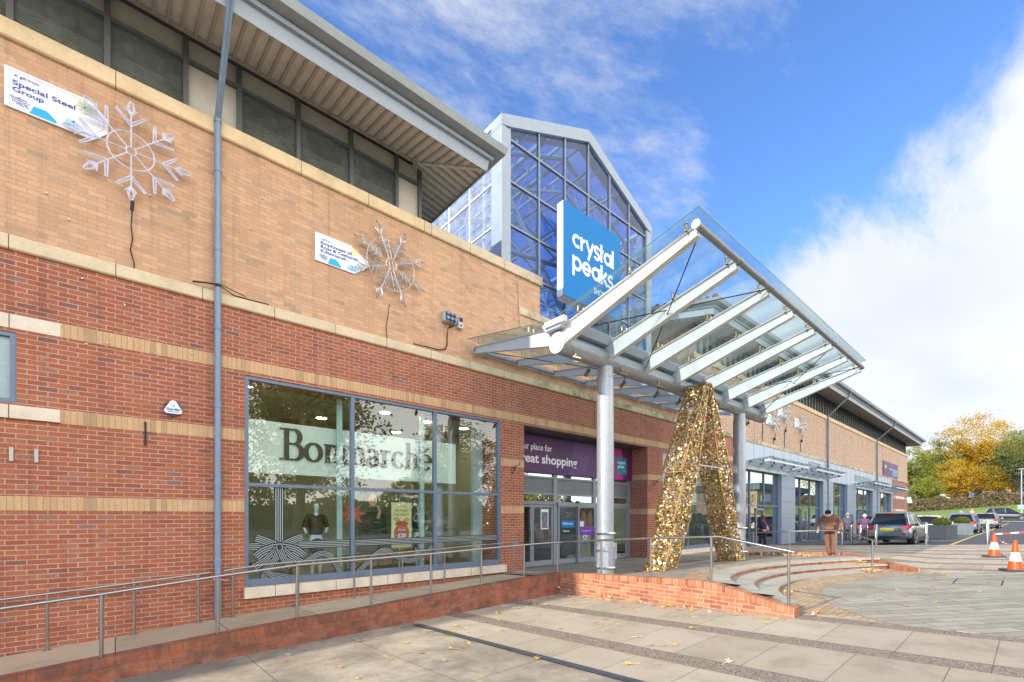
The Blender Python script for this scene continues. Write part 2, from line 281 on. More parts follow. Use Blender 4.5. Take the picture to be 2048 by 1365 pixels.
# ------------------------------------------------------------------ mesh helpers
EACH = {'soldier_band', 'stone_trim', 'cladding_pier', 'clerestory_glass', 'clerestory_panel', 'bracing_rod', 'pipe_collar', 'wall_plug', 'service_door', 'movement_joint', 'socket', 'plug', 'hip_trim', 'collar', 'bracket', 'hanging_wire', 'clerestory_mullion', 'brick_return', 'shop_screen_wall', 'unseen_roof_and_wall', 'base_plate', 'road_marking', 'shop_partition', 'printed_figure', 'truss_brace', 'frame_wheel', 'lens_lamp', 'end_cap', 'lower_trim'}
class MB:
    def __init__(s): s.v = []; s.f = []; s.mi = []; s.ch = []
    def add(s, vs, fs, mi=0):
        k = len(s.v); s.ch.append((k, len(s.f))); s.v += [tuple(v) for v in vs]; s.f += [tuple(i+k for i in f) for f in fs]; s.mi += [mi]*len(fs); return s
    def quad(s, a, b, c, d, mi=0): return s.add([a, b, c, d], [(0, 1, 2, 3)], mi)
    def poly(s, pts, mi=0): return s.add(pts, [tuple(range(len(pts)))], mi)
    def box(s, x0, x1, y0, y1, z0, z1, mi=0):
        if x0 > x1: x0, x1 = x1, x0
        if y0 > y1: y0, y1 = y1, y0
        if z0 > z1: z0, z1 = z1, z0
        return s.add([(x0,y0,z0),(x1,y0,z0),(x1,y1,z0),(x0,y1,z0),(x0,y0,z1),(x1,y0,z1),(x1,y1,z1),(x0,y1,z1)],
                     [(3,2,1,0),(4,5,6,7),(0,1,5,4),(1,2,6,5),(2,3,7,6),(3,0,4,7)], mi)
    def prism(s, pts, d, mi=0):      # pts: closed 3D polygon, extruded by vector d
        n = len(pts); q = [tuple(p[i]+d[i] for i in range(3)) for p in pts]
        return s.add(list(pts)+q, [tuple(range(n))[::-1], tuple(range(n, 2*n))]+[(i, (i+1) % n, n+(i+1) % n, n+i) for i in range(n)], mi)
    def bar(s, p, q, w, h, up=(0, 0, 1), mi=0):   # rectangular bar from p to q
        p, q = Vector(p), Vector(q); d = (q-p).normalized(); u = Vector(up)
        if abs(d.dot(u)) > .98: u = Vector((0, 1, 0))
        sx = d.cross(u).normalized(); u = sx.cross(d).normalized(); a = sx*w/2; b = u*h/2
        return s.prism([p-a-b, p+a-b, p+a+b, p-a+b], q-p, mi)
    def tube(s, pts, r, n=10, cap=True, mi=0, closed=False):
        pts = [Vector(p) for p in pts]; m = len(pts); k = len(s.v); ref = None; s.ch.append((k, len(s.f)))
        rs = r if isinstance(r, (list, tuple)) else [r]*m
        for i, p in enumerate(pts):
            if closed: d = (pts[(i+1) % m]-pts[i-1]).normalized()
            else:
                d0 = (pts[i]-pts[i-1]).normalized() if i else None; d1 = (pts[i+1]-pts[i]).normalized() if i < m-1 else None
                d = d1 if d0 is None else d0 if d1 is None else (d0+d1).normalized()
            if ref is None:
                ref = Vector((0, 0, 1)) if abs(d.z) < .9 else Vector((1, 0, 0))
            a = d.cross(ref).normalized(); b = a.cross(d).normalized(); ref = b if abs(d.dot(b)) < .99 else ref
            for j in range(n): t = 2*pi*j/n; s.v.append(tuple(p+(a*cos(t)+b*sin(t))*rs[i]))
        for i in range(m if closed else m-1):
            i2 = (i+1) % m
            for j in range(n): s.f.append((k+i*n+j, k+i2*n+j, k+i2*n+(j+1) % n, k+i*n+(j+1) % n)); s.mi.append(mi)
        if cap and not closed:
            s.f.append(tuple(k+j for j in range(n))); s.f.append(tuple(k+(m-1)*n+j for j in range(n))[::-1]); s.mi += [mi, mi]
        return s
    def lathe(s, c, prof, n=16, axis='Z', mi=0):
        k = len(s.v); s.ch.append((k, len(s.f)))
        for (r, h) in prof:
            for j in range(n):
                t = 2*pi*j/n
                if axis == 'Z': s.v.append((c[0]+r*cos(t), c[1]+r*sin(t), c[2]+h))
                elif axis == 'Y': s.v.append((c[0]+r*cos(t), c[1]+h, c[2]+r*sin(t)))
                else: s.v.append((c[0]+h, c[1]+r*cos(t), c[2]+r*sin(t)))
        for i in range(len(prof)-1):
            for j in range(n): s.f.append((k+i*n+j, k+i*n+(j+1) % n, k+(i+1)*n+(j+1) % n, k+(i+1)*n+j)); s.mi.append(mi)
        s.f.append(tuple(k+j for j in range(n))[::-1]); s.f.append(tuple(k+(len(prof)-1)*n+j for j in range(n))); s.mi += [mi, mi]
        return s
    def ball(s, c, r, n=10, sq=(1, 1, 1), mi=0):
        k = len(s.v); m = n//2
        for i in range(m+1):
            for j in range(n):
                a = pi*i/m; t = 2*pi*j/n; s.v.append((c[0]+r*sq[0]*sin(a)*cos(t), c[1]+r*sq[1]*sin(a)*sin(t), c[2]+r*sq[2]*cos(a)))
        for i in range(m):
            for j in range(n): s.f.append((k+i*n+j, k+(i+1)*n+j, k+(i+1)*n+(j+1) % n, k+i*n+(j+1) % n)); s.mi.append(mi)
        return s
    def build(s, name, mats, parent=None, smooth=False, bevel=0., each=False):
        if (each or name in EACH) and len(s.ch) > 1:      # one object per piece
            cs = s.ch+[(len(s.v), len(s.f))]; o = None
            for (v0, f0), (v1, f1) in zip(cs, cs[1:]):
                q = MB(); q.v = s.v[v0:v1]; q.f = [tuple(i-v0 for i in f) for f in s.f[f0:f1]]; q.mi = s.mi[f0:f1]
                q.ch = []; o = q.build(name, mats, parent, smooth, bevel)
            return o
        me = bpy.data.meshes.new(name); me.from_pydata(s.v, [], s.f); me.update()
        if not isinstance(mats, (list, tuple)): mats = [mats]
        for m in mats: me.materials.append(m)
        if len(mats) > 1: me.polygons.foreach_set('material_index', s.mi)
        if smooth:
            me.polygons.foreach_set('use_smooth', [True]*len(me.polygons))
            try: me.set_sharp_from_angle(angle=R(40))
            except Exception: pass
        o = bpy.data.objects.new(name, me); COL.objects.link(o)
        if bevel: md = o.modifiers.new('bevel', 'BEVEL'); md.width = bevel; md.segments = 2; md.limit_method = 'ANGLE'
        if parent is not None: adopt(o, parent)
        return o
def root_of(o):
    while o.parent: o = o.parent
    return o
def wmat(o):
    m = o.matrix_basis.copy(); 
    if o.parent: m = wmat(o.parent) @ o.matrix_parent_inverse @ m
    return m
def adopt(o, parent): o.parent = parent; o.matrix_parent_inverse = wmat(parent).inverted()
def tag(o, label=None, cat=None, group=None, kind=None):
    for k, v in (('label', label), ('category', cat), ('group', group), ('kind', kind)):
        if v: o[k] = v
    return o
def thing(name, label, cat, loc, group=None, rz=0):
    o = bpy.data.objects.new(name, None); COL.objects.link(o); o.location = loc; o.rotation_euler = (0, 0, rz); o.empty_display_size = .2
    return tag(o, label, cat, group)
def copy_tree(o, loc=None, rz=None, label=None, parent=None):
    c = o.copy(); COL.objects.link(c)
    if parent: c.parent = parent; c.matrix_parent_inverse = o.matrix_parent_inverse.copy()
    if loc is not None: c.location = loc
    if rz is not None: c.rotation_euler = (0, 0, rz)
    if label: c['label'] = label
    for ch in list(o.children): copy_tree(ch, parent=c)
    return c
def text(body, name, mat, parent, x, z, size, y, align='LEFT', off=0., depth=.004, width=None, plane='X', sx=1.):
    cu = bpy.data.curves.new(name, 'FONT'); cu.body = body; cu.size = size; cu.extrude = depth; cu.offset = off*size; cu.align_x = align; cu.resolution_u = 3
    tmp = bpy.data.objects.new(name, cu); COL.objects.link(tmp); bpy.context.view_layer.update()
    me = bpy.data.meshes.new_from_object(tmp.evaluated_get(bpy.context.evaluated_depsgraph_get())); bpy.data.objects.remove(tmp)
    if width:
        xs = [v.co.x for v in me.vertices]; w0 = max(xs)-min(xs); sx = width/w0
    for v in me.vertices:
        a, b, c = v.co
        if plane == 'X': v.co = (x+a*sx, y-c, z+b)      # facing -Y
        elif plane == '-X': v.co = (x-c, y-a*sx, z+b)   # facing -X
        elif plane == 'L': v.co = (a*sx+x, y-c, z+b)
    me.materials.clear(); me.materials.append(mat); o = bpy.data.objects.new(name, me); COL.objects.link(o)
    if parent is not None: adopt(o, parent)
    return o
LAY = [0]
def arc(cx, cy, r, a0, a1, n=14, ry=None): ry = ry or r; return [(cx+r*cos(R(a0+(a1-a0)*i/n)), cy+ry*sin(R(a0+(a1-a0)*i/n))) for i in range(n+1)]
def stroke(mb, pts, w, X, Z, s, y, d=.02, thin=None):   # flat ribbon letter stroke with thickness, facing -Y
    LAY[0] = (LAY[0]+1) % 7; y -= .0006*LAY[0]
    n = len(pts); L_, R_ = [], []
    for i, p in enumerate(pts):
        a = pts[max(i-1, 0)]; b = pts[min(i+1, n-1)]
        closed = pts[0] == pts[-1] or hypot(pts[0][0]-pts[-1][0], pts[0][1]-pts[-1][1]) < 1e-6
        if closed and i == 0: a = pts[-2]
        if closed and i == n-1: b = pts[1]
        tx, tz = b[0]-a[0], b[1]-a[1]; l = hypot(tx, tz) or 1; tx /= l; tz /= l
        ww = w if thin is None else thin+(w-thin)*abs(tz)**1.3
        L_.append((X+s*(p[0]-tz*ww/2), Z+s*(p[1]+tx*ww/2))); R_.append((X+s*(p[0]+tz*ww/2), Z+s*(p[1]-tx*ww/2)))
    k = len(mb.v)
    for i in range(n): mb.v += [(L_[i][0], y, L_[i][1]), (R_[i][0], y, R_[i][1]), (L_[i][0], y+d, L_[i][1]), (R_[i][0], y+d, R_[i][1])]
    for i in range(n-1):
        a = k+4*i; b = a+4
        for f in ((a, a+1, b+1, b), (a+2, b+2, b+3, a+3), (a, b, b+2, a+2), (a+1, a+3, b+3, b+1)): mb.f.append(f); mb.mi.append(0)
    mb.f.append((k, k+2, k+3, k+1)); e = k+4*(n-1); mb.f.append((e, e+1, e+3, e+2)); mb.mi += [0, 0]
def letters(mb, word, X, Z, s, y, w=.24, gap=.12, d=.02):
    q = w/2; x = 0
    for ch in word:
        o = lambda pts: stroke(mb, [(p[0]+x, p[1]) for p in pts], w, X, Z, s, y, d)
        adv = 1.
        if ch == 'c': o(arc(.5, .5, .5-q, 48, 312)); adv = .86
        elif ch == 'r': o([(q, 0), (q, 1)]); o(arc(.55, .42, .55-q, 175, 95)); adv = .58
        elif ch == 'y': o([(.02+q*.4, 1), (.50, .02)]); o([(.94-q*.4, 1), (.28, -.42)]); adv = .93
        elif ch == 's': o(arc(.36, .72, .27-q*.35, 20, 270, 12, .27-q*.3)+arc(.36, .27, .30-q*.35, 90, -165, 12, .27-q*.3)); adv = .68
        elif ch == 't': o([(.2, 0), (.2, 1.35)]); o([(-.04, 1-q), (.46, 1-q)]); adv = .46
        elif ch == 'a': o(arc(.5, .5, .5-q, 0, 360, 24)); o([(1-q, 0), (1-q, 1)]); adv = 1.
        elif ch == 'l': o([(q, 0), (q, 1.4)]); adv = w
        elif ch == 'p': o(arc(.5, .5, .5-q, 0, 360, 24)); o([(q, 1), (q, -.42)]); adv = 1.
        elif ch == 'e': o(arc(.5, .5, .5-q, 8, 325, 22)); o([(.1, .5-q*.1), (.98, .5-q*.1)]); adv = 1.
        elif ch == 'k': o([(q, 0), (q, 1.4)]); o([(.26, .45), (.72, 1.0)]); o([(.30, .60), (.80, 0)]); adv = .80
        x += adv+gap
    return x-gap
def serif(mb, word, X, Z, s, y, d=.03):
    x = 0; W_, T_ = .23, .07
    for ch in word:
        o = lambda pts, w=W_, t=T_: stroke(mb, [(p[0]+x, p[1]) for p in pts], w, X, Z, s, y, d, t)
        h = lambda x0, x1, z0: stroke(mb, [(x0+x, z0), (x1+x, z0)], .07, X, Z, s, y, d)
        if ch == 'B':
            o([(.33, 0), (.33, 1.62)]); h(0, .75, 1.59); h(0, .8, .03); o(arc(.68, 1.22, .30, 90, -90, 12, .38), .25); o(arc(.70, .44, .38, 90, -90, 12, .41), .27); h(.3, .72, .85); adv = 1.12
        elif ch == 'o': o(arc(.5, .5, .38, 0, 360, 24, .47)); adv = .98
        elif ch in 'nm':
            o([(.22, 0), (.22, 1)]); h(.04, .24, .97); h(.06, .40, .03)
            o(arc(.48, .62, .24, 165, 0, 10, .34)+[(.72, 0)]); h(.56, .90, .03); adv = .92
            if ch == 'm': o(arc(.98, .62, .24, 165, 0, 10, .34)+[(1.22, 0)]); h(1.06, 1.4, .03); adv = 1.42
        elif ch == 'a': o(arc(.36, .70, .25, 160, 0, 10, .28)+[(.61, .02)]); o(arc(.36, .27, .24, 50, 330, 14, .25)); adv = .80
        elif ch == 'r': o([(.22, 0), (.22, 1)]); h(.04, .24, .97); h(.06, .44, .03); o(arc(.50, .60, .27, 170, 60, 8, .36)); adv = .66
        elif ch == 'c': o(arc(.46, .5, .36, 45, 315, 18, .47)); adv = .84
        elif ch == 'h':
            o([(.22, 0), (.22, 1.6)]); h(.04, .24, 1.57); h(.06, .40, .03); o(arc(.48, .62, .24, 165, 0, 10, .34)+[(.72, 0)]); h(.56, .90, .03); adv = .92
        elif ch == 'e': o(arc(.46, .5, .36, 0, 318, 20, .47)); h(.14, .80, .52); stroke(mb, [(.40+x, 1.12), (.66+x, 1.38)], .11, X, Z, s, y, d); adv = .88
        x += adv+.05
    return x
def wall(mb, x0, x1, z0, z1, holes, y0, y1, mi=0):
    xs = sorted({x0, x1, *[h[0] for h in holes], *[h[1] for h in holes]}); zs = sorted({z0, z1, *[h[2] for h in holes], *[h[3] for h in holes]})
    xs = [x for x in xs if x0 <= x <= x1]; zs = [z for z in zs if z0 <= z <= z1]
    def solid(i, j):
        if i < 0 or j < 0 or i >= len(xs)-1 or j >= len(zs)-1: return False
        cx, cz = (xs[i]+xs[i+1])/2, (zs[j]+zs[j+1])/2
        return not any(h[0] < cx < h[1] and h[2] < cz < h[3] for h in holes)
    for i in range(len(xs)-1):
        for j in range(len(zs)-1):
            if not solid(i, j): continue
            a, b, c, d = xs[i], xs[i+1], zs[j], zs[j+1]
            mb.quad((a, y0, c), (b, y0, c), (b, y0, d), (a, y0, d), mi); mb.quad((b, y1, c), (a, y1, c), (a, y1, d), (b, y1, d), mi)
            if not solid(i-1, j): mb.quad((a, y1, c), (a, y0, c), (a, y0, d), (a, y1, d), mi)
            if not solid(i+1, j): mb.quad((b, y0, c), (b, y1, c), (b, y1, d), (b, y0, d), mi)
            if not solid(i, j-1): mb.quad((a, y1, c), (b, y1, c), (b, y0, c), (a, y0, c), mi)
            if not solid(i, j+1): mb.quad((a, y0, d), (b, y0, d), (b, y1, d), (a, y1, d), mi)
    return mb
def interp(x, t):
    if x <= t[0][0]: return t[0][1]
    for (a, p), (b, q) in zip(t, t[1:]):
        if x <= b: return p+(q-p)*(x-a)/(b-a)
    return t[-1][1]
def sstep(a, b, x): t = max(0, min(1, (x-a)/(b-a))); return t*t*(3-2*t)

# ------------------------------------------------------------------ ground
def Pz(x, y): return -(2.162-.024*x+.048*y)          # plaza
def Tz(x, y): return -(1.62+.064*y)                  # entrance terrace
def Uz(x, y): return -(1.62+.052*max(y, -12))        # upper walkway and road
def Rz(x, y): return interp(x, [(-12, -2.75), (-1.29, -2.077), (1.44, -1.90), (2.3, -1.86), (4.2, -1.80), (9.2, -1.60)])-.05*y  # ramp
def top_bank(y): return interp(y, [(-25, 2.6), (-9, 2.15), (3, 1.0), (25, .8)])
def Gz(x, y):
    p, t = Pz(min(x, 26), y), Uz(x, y)
    w = sstep(-8.2, -6.6, y)*sstep(17.3, 18.2, x)
    base = min(p, t)*(1-w)+t*w
    if x > 22.6: base = t*sstep(22, 25, x)+base*(1-sstep(22, 25, x))
    if x > 48:
        far = interp(x, [(48, -1.28), (60, -1.18), (75, -.95), (86, -.72), (90, -.45), (93, -.40), (110, top_bank(y)), (200, top_bank(y)+3)])
        base = base*(1-sstep(48, 60, x))+far*sstep(48, 60, x)
    return base
def grid(x0, x1, nx, y0, y1, ny, zf, dz=0.):
    m = MB()
    for i in range(nx+1):
        for j in range(ny+1): x = x0+(x1-x0)*i/nx; y = y0+(y1-y0)*j/ny; m.v.append((x, y, zf(x, y)+dz))
    for i in range(nx):
        for j in range(ny): a = i*(ny+1)+j; m.f.append((a, a+ny+1, a+ny+2, a+1)); m.mi.append(0)
    return m
def struct(o): o['kind'] = 'structure'; return o
struct(grid(-250, 420, 134, -260, 60, 64, Gz, -.12).build('ground', M['asphalt'], smooth=True))
struct(grid(-14, 27.6, 104, -16, 1.2, 43, Gz, 0).build('paving', M['paving'], smooth=True))
struct(grid(27.6, 87, 60, -15.8, -.02, 16, Gz, -.03).build('road', M['asphalt'], smooth=True))
struct(grid(87, 90, 3, -60, 40, 50, Gz, .02).build('pavement', M['palekerb'], smooth=True))
struct(grid(90, 116, 26, -60, 60, 60, Gz, .03).build('grass_bank', M['grass'], smooth=True))
# ramp surface and its brick retaining wall
struct(grid(-12, 9.05, 60, -2.52, 0, 2, Rz, 0).build('path', M['ramps']))
def strip_wall(path, topf, botf, th, mat, capm, name, label, cat, caph=.112, over=.0, ends=True):
    """brick wall along path (list of xy), with an on-edge brick cap"""
    t = thing(name, label, cat, (path[0][0], path[0][1], botf(*path[0])))
    body, cap = MB(), MB(); L_ = []
    n = len(path)
    for i, p in enumerate(path):
        a = Vector(path[max(i-1, 0)]); b = Vector(path[min(i+1, n-1)]); d = (b-a).normalized(); nn = Vector((-d.y, d.x))*th
        L_.append((p[0], p[1], p[0]+nn.x, p[1]+nn.y))
    for (m, z1f, z0f, e) in ((body, lambda x, y: topf(x, y)-caph+.002, lambda x, y: botf(x, y)-.35, 0), (cap, topf, lambda x, y: topf(x, y)-caph, .006)):
        k = len(m.v)
        for i, q in enumerate(L_):
            a = Vector(path[max(i-1, 0)]); b = Vector(path[min(i+1, n-1)]); d = (b-a).normalized(); nn = Vector((-d.y, d.x))*e
            x0, y0, x1, y1 = q[0]-nn.x, q[1]-nn.y, q[2]+nn.x, q[3]+nn.y
            zt, zb = z1f(q[0], q[1]), z0f(q[0], q[1])
            m.v += [(x0, y0, zb), (x0, y0, zt), (x1, y1, zt), (x1, y1, zb)]
        for i in range(n-1):
            for j in range(4): m.f.append((k+4*i+j, k+4*i+(j+1) % 4, k+4*i+4+(j+1) % 4, k+4*i+4+j)); m.mi.append(0)
        m.f += [(k, k+1, k+2, k+3)[::-1], (k+4*n-4, k+4*n-3, k+4*n-2, k+4*n-1)]; m.mi += [0, 0]
    body.build('wall', mat, t); cap.build('brick_cap', capm, t)
    return t
rt = lambda x, y: interp(x, [(-12, -2.45), (-3.6, -1.99), (-.12, -1.744), (1.08, -1.665), (2.16, -1.605), (2.97, -1.59), (4.51, -1.50), (5.74, -1.44), (6.93, -1.385), (8.3, -1.350)])
strip_wall([(-3.8+i*.4, -2.52) for i in range(30)]+[(8.2, -2.52)], rt, Pz, .2, M['ramp'], M['cap'], 'retaining_wall', 'long low red brick retaining wall with soot stained cap along the foot of the ramp', 'wall')
pt = lambda x, y: interp(-y, [(2.4, -1.352), (3.68, -1.286), (4.93, -1.218), (5.9, -1.175), (6.25, -1.19), (6.84, -1.311), (7.44, -1.44), (7.62, -1.455)])
ys = [-2.72-.2*i for i in range(25)]
strip_wall([(8.10, y) for y in [-2.52]+ys[:24]+[-7.55]], pt, Pz, .22, M['orange'], M['capo'], 'retaining_wall', 'sunlit orange brick wall sloping down to a square end beside the curved steps', 'wall')
# entrance terrace with a curved front
CX0, CY0 = 12.0, -11.6
def arcy(r, x): return CY0+sqrt(max(r*r-(x-CX0)**2, .01))
def kerbx(y): return 17.7 if y > -6 else 17.7+(y+6)*(17.7-15.25)/(7.95-6)
RAD = [6.22, 5.78, 5.34]; DZ = [0, -.115, -.225]
def levelz(i, x): return Tz(x, arcy(RAD[0], min(max(x, 8.3), 16.3)))+DZ[i]-.004*(x-12)*0
m = MB(); xs = [8.28+.1*i for i in range(94)]
for a, b in zip(xs, xs[1:]):
    ya, yb = arcy(RAD[0], a), arcy(RAD[0], b)
    if a > 16.2: ya = yb = -6.6
    ya, yb = max(ya, -7), max(yb, -7)
    m.quad((a, ya, Tz(a, ya)), (b, yb, Tz(b, yb)), (b, 1.0, Tz(b, 1.0)), (a, 1.0, Tz(a, 1.0)))
struct(m.build('pavement', M['terr']))
m = MB()   # buff strip behind the top step
for a, b in zip(xs[:82], xs[1:83]):
    for r0, r1 in ((RAD[0]+.38, RAD[0]+.85),):
        p = [(a, arcy(r0, a)), (b, arcy(r0, b)), (b, arcy(r1, b)), (a, arcy(r1, a))]
        if p[0][1] > p[3][1]-.05: continue
        m.quad(*[(x, y, Tz(x, y)+.005) for x, y in p])
struct(m.build('paving', M['tactile']))
def right_lim(r):   # x where the arc meets the kerb
    x = 12.
    while x < kerbx(max(arcy(r, x), -7.9)) and arcy(r, x) > -7.95 and x < CX0+r-.05: x += .02
    return x
for i in range(3):
    t = thing('curved_step', ['topmost curved stone step at the edge of the terrace', 'middle curved stone step with a brick riser', 'lowest curved stone step with a brick riser beside the buff paving'][i], 'step', (12, arcy(RAD[i], 12), levelz(i, 12)), 'curved steps up to the terrace')
    r = RAD[i]; back = RAD[i-1]+.02 if i else r+.36; xl = 8.28; xr = right_lim(r)
    X_ = [xl+(xr-xl)*k/60 for k in range(61)]; slab, ris = MB(), MB()
    for a, b in zip(X_, X_[1:]):
        za, zb = levelz(i, a)+.003, levelz(i, b)+.003
        lm_ = -7.42 if a < 10 else -7.95
        fa, fb = max(arcy(r-.035, a), lm_), max(arcy(r-.035, b), lm_)
        ba, bb = arcy(back, a), arcy(back, b)
        slab.quad((a, fa, za), (b, fb, zb), (b, bb, zb), (a, ba, za)); slab.quad((a, fa, za-.045), (b, fb, zb-.045), (b, fb, zb), (a, fa, za))
        slab.quad((b, fb, zb-.045), (a, fa, za-.045), (a, fa+.1, za-.045), (b, fb+.1, zb-.045))
        ra, rb = max(arcy(r, a), lm_+.03), max(arcy(r, b), lm_+.03)
        ris.quad((a, ra, za-.30), (b, rb, zb-.30), (b, rb, zb-.044), (a, ra, za-.044))
    slab.build('tread', M['tread'], t); ris.build('riser', M['kerb'], t)
# buff ring + stone circle at the foot of the steps
m = MB(); n = 90
for k in range(n):
    a0, a1 = R(200-220*k/n), R(200-220*(k+1)/n)
    f = lambda r, a: (CX0-.15+r*cos(a), CY0+r*sin(a))
    q = [f(4.5, a0), f(4.5, a1), f(5.6, a1), f(5.6, a0)]
    if a1 > R(40) and a0 < R(160): m.quad(*[(max(x, 8.36), y, Gz(x, y)+.004) for x, y in q][::-1])
struct(m.build('paving', M['tactile']))
m = MB(); NR = 12
for j in range(NR):
    for k in range(n):
        a0, a1 = 2*pi*k/n, 2*pi*(k+1)/n; r0, r1 = 4.52*j/NR, 4.52*(j+1)/NR
        q = [(CX0-.15+r*cos(a), CY0+r*sin(a)) for r, a in ((r0, a0), (r1, a0), (r1, a1), (r0, a1))]
        m.quad(*[(max(x, 8.36), y, Gz(x, y)+.008) for x, y in q])
struct(m.build('paving', M['circle']))
# brick kerb on the far side of the steps
kp = [(17.75, -2.6-.3*i) for i in range(12)]+[(17.62, -6.1), (17.3, -6.35), (16.8, -6.75), (16.3, -7.15), (15.8, -7.55), (15.3, -7.95)]
kt = lambda x, y: interp(-y, [(2.6, -1.36), (4.3, -1.24), (5.9, -1.15), (6.3, -1.16), (7.2, -1.25), (7.95, -1.31)])
strip_wall(kp, kt, lambda x, y: -1.55, .22, M['kerb'], M['kerb'], 'brick_kerb', 'low orange brick kerb curving down at the far side of the steps', 'kerb', caph=.11)
# drain grating
g_ = thing('drain_channel', 'narrow dark grey slotted drain grating crossing the paving', 'drain', (4.06, -6, Pz(4.06, -6)))
m, s2 = MB(), MB()
for i in range(53):
    y = -2.75-.2*i; 
    for a, b in ((4.0, 4.014), (4.106, 4.12), (4.05, 4.07)): s2.add([(a, y, Pz(a, y)+.012), (b, y, Pz(b, y)+.012), (b, y-.2, Pz(b, y-.2)+.012), (a, y-.2, Pz(a, y-.2)+.012)], [(3, 2, 1, 0)])
    m.add([(3.995, y, Pz(4, y)+.005), (4.125, y, Pz(4, y)+.005), (4.125, y-.2, Pz(4, y-.2)+.005), (3.995, y-.2, Pz(4, y-.2)+.005)], [(3, 2, 1, 0)])
    for k in range(8): yy = y-.025*k; s2.add([(4.0, yy, Pz(4, yy)+.011), (4.12, yy, Pz(4, yy)+.011), (4.12, yy-.011, Pz(4, yy)+.011), (4.0, yy-.011, Pz(4, yy)+.011)], [(3, 2, 1, 0)])
m.build('slot', M['black'], g_); s2.build('grating', plain('grating_iron', (.20, .215, .25), .5, .5, .2), g_)
# manhole cover outline in the stone circle
mh = MB()
for a, b, c, d in ((13.3, 13.32, -9.6, -8.9), (14.2, 14.22, -9.6, -8.9), (13.3, 14.2, -9.62, -9.6), (13.3, 14.2, -8.92, -8.9)): mh.quad(*[(x, y, Gz(x, y)+.013) for x, y in ((a, c), (b, c), (b, d), (a, d))])
tag(mh.build('manhole_cover', M['black']), 'recessed manhole cover outline set in the grey stone circle', 'manhole cover')
# yellow road line
m = MB(); pts = [(27.6, -7.6), (32, -7.55), (40, -7.45), (52, -7.4), (66, -7.5), (84, -7.9)]
pp = []
for (a, b), (c, d) in zip(pts, pts[1:]):
    for k in range(12): pp.append((a+(c-a)*k/12, b+(d-b)*k/12))
pp.append(pts[-1])
for (a, b), (c, d) in zip(pp, pp[1:]): m.quad(*[(x, y, Gz(x, y)-.02) for x, y in ((a, b-.07), (c, d-.07), (c, d+.07), (a, b+.07))])
m.ch = []; struct(m.build('road_marking', M['yellow']))
m = MB()
for X in (33.5, 41.5, 50):
    m.quad(*[(x, y, Gz(x, y)-.018) for x, y in ((X, -7.3), (X+.2, -7.3), (X+.2, -3.6), (X, -3.6))])
m.ch = []; struct(m.build('road_marking', M['palekerb']))

# ------------------------------------------------------------------ the long brick building
XL, XE = -34., 71.7
bld = thing('shop_building', 'long two storey red and tan brick shopping building with overhanging metal eaves', 'building', (0, 0, -1.9))
S1, S2, S3 = (2.82, 3.04), (1.465, 1.68), (.095, .31)
red = MB(); H = [(-3.4, -1.12, 1.70, 2.77), (1.89, 8.32, -1.365, 2.75), (9.23, 15.85, -3, 2.755), (16.95, 23.4, -1.42, 2.72)]
wall(red, XL, 24.45, -3, 3.99, H, 0, .85); red.build('lower_brick_wall', M['red'], bld)
er = MB(); wall(er, 62.4, 71.6, -3, 3.99, [], 0, .4); er.box(71.2, 71.6, .4, 24, -3, 3.99); er.build('end_brick_wall', brick('pink_red_brick', [(0, (.26, .10, .085)), (.5, (.34, .13, .10)), (1, (.40, .17, .13))], (.45, .36, .31), stain=.1), bld)
def band(rng, segs, mat=M['sold'], pr=.004, name='soldier_band'):
    m = MB()
    for a, b in segs: m.box(a, b, -pr, .02, rng[0], rng[1])
    m.build(name, mat, bld)
band(S1, [(-.65, 24.45)]); band(S2, [(-.65, 1.888), (8.322, 9.228), (15.852, 16.948), (23.402, 24.45)]); band(S3, [(XL, 1.888), (8.322, 9.228), (15.852, 16.948), (23.402, 24.45)])
m = MB()
for rng in (S2, S3): m.box(15.846, 15.86, 0, .85, *rng)
m.build('soldier_band', M['sold'], bld)
band((2.0, 2.22), [(62.42, 71.6)], M['sold']); band((.62, .85), [(62.42, 71.6)], M['sold'])
m = MB(); m.box(-12, -.65, -.006, .05, 2.822, 3.032); m.box(-12, -.65, -.05, .05, 1.472, 1.668)
m.box(1.868, 8.46, -.11, .02, -1.578, -1.368); m.box(16.93, 23.5, -.11, .02, -1.66, -1.425); m.box(64.5, 69.5, -.012, .05, 2.01, 2.3); m.box(64.5, 69.5, -.012, .05, .62, .84)
m.build('stone_trim', M['sill'], bld)
# stone ledges
def ledge(rng, x0, x1, pr, mat, name='stone_ledge'): m = MB(); m.prism([(x0, .02, rng[0]), (x0, .02, rng[1]+.02), (x0, -pr+.01, rng[1]), (x0, -pr, rng[1]-.015), (x0, -pr, rng[0]+.02), (x0, -pr+.02, rng[0])], (x1-x0, 0, 0)); m.build(name, mat, bld)
ledge((3.985, 4.20), XL, 71.7, .055, M['stoneg']); ledge((7.11, 7.385), XL, 5.9, .07, M['stone'], 'coping'); ledge((7.11, 7.385), 5.9, 9.95, .07, M['stoneg'], 'coping')
ledge((6.0, 6.21), 9.0, 19.45, .05, M['stoneg'], 'coping'); ledge((7.11, 7.385), 19.45, 71.7, .07, M['stone'], 'coping')
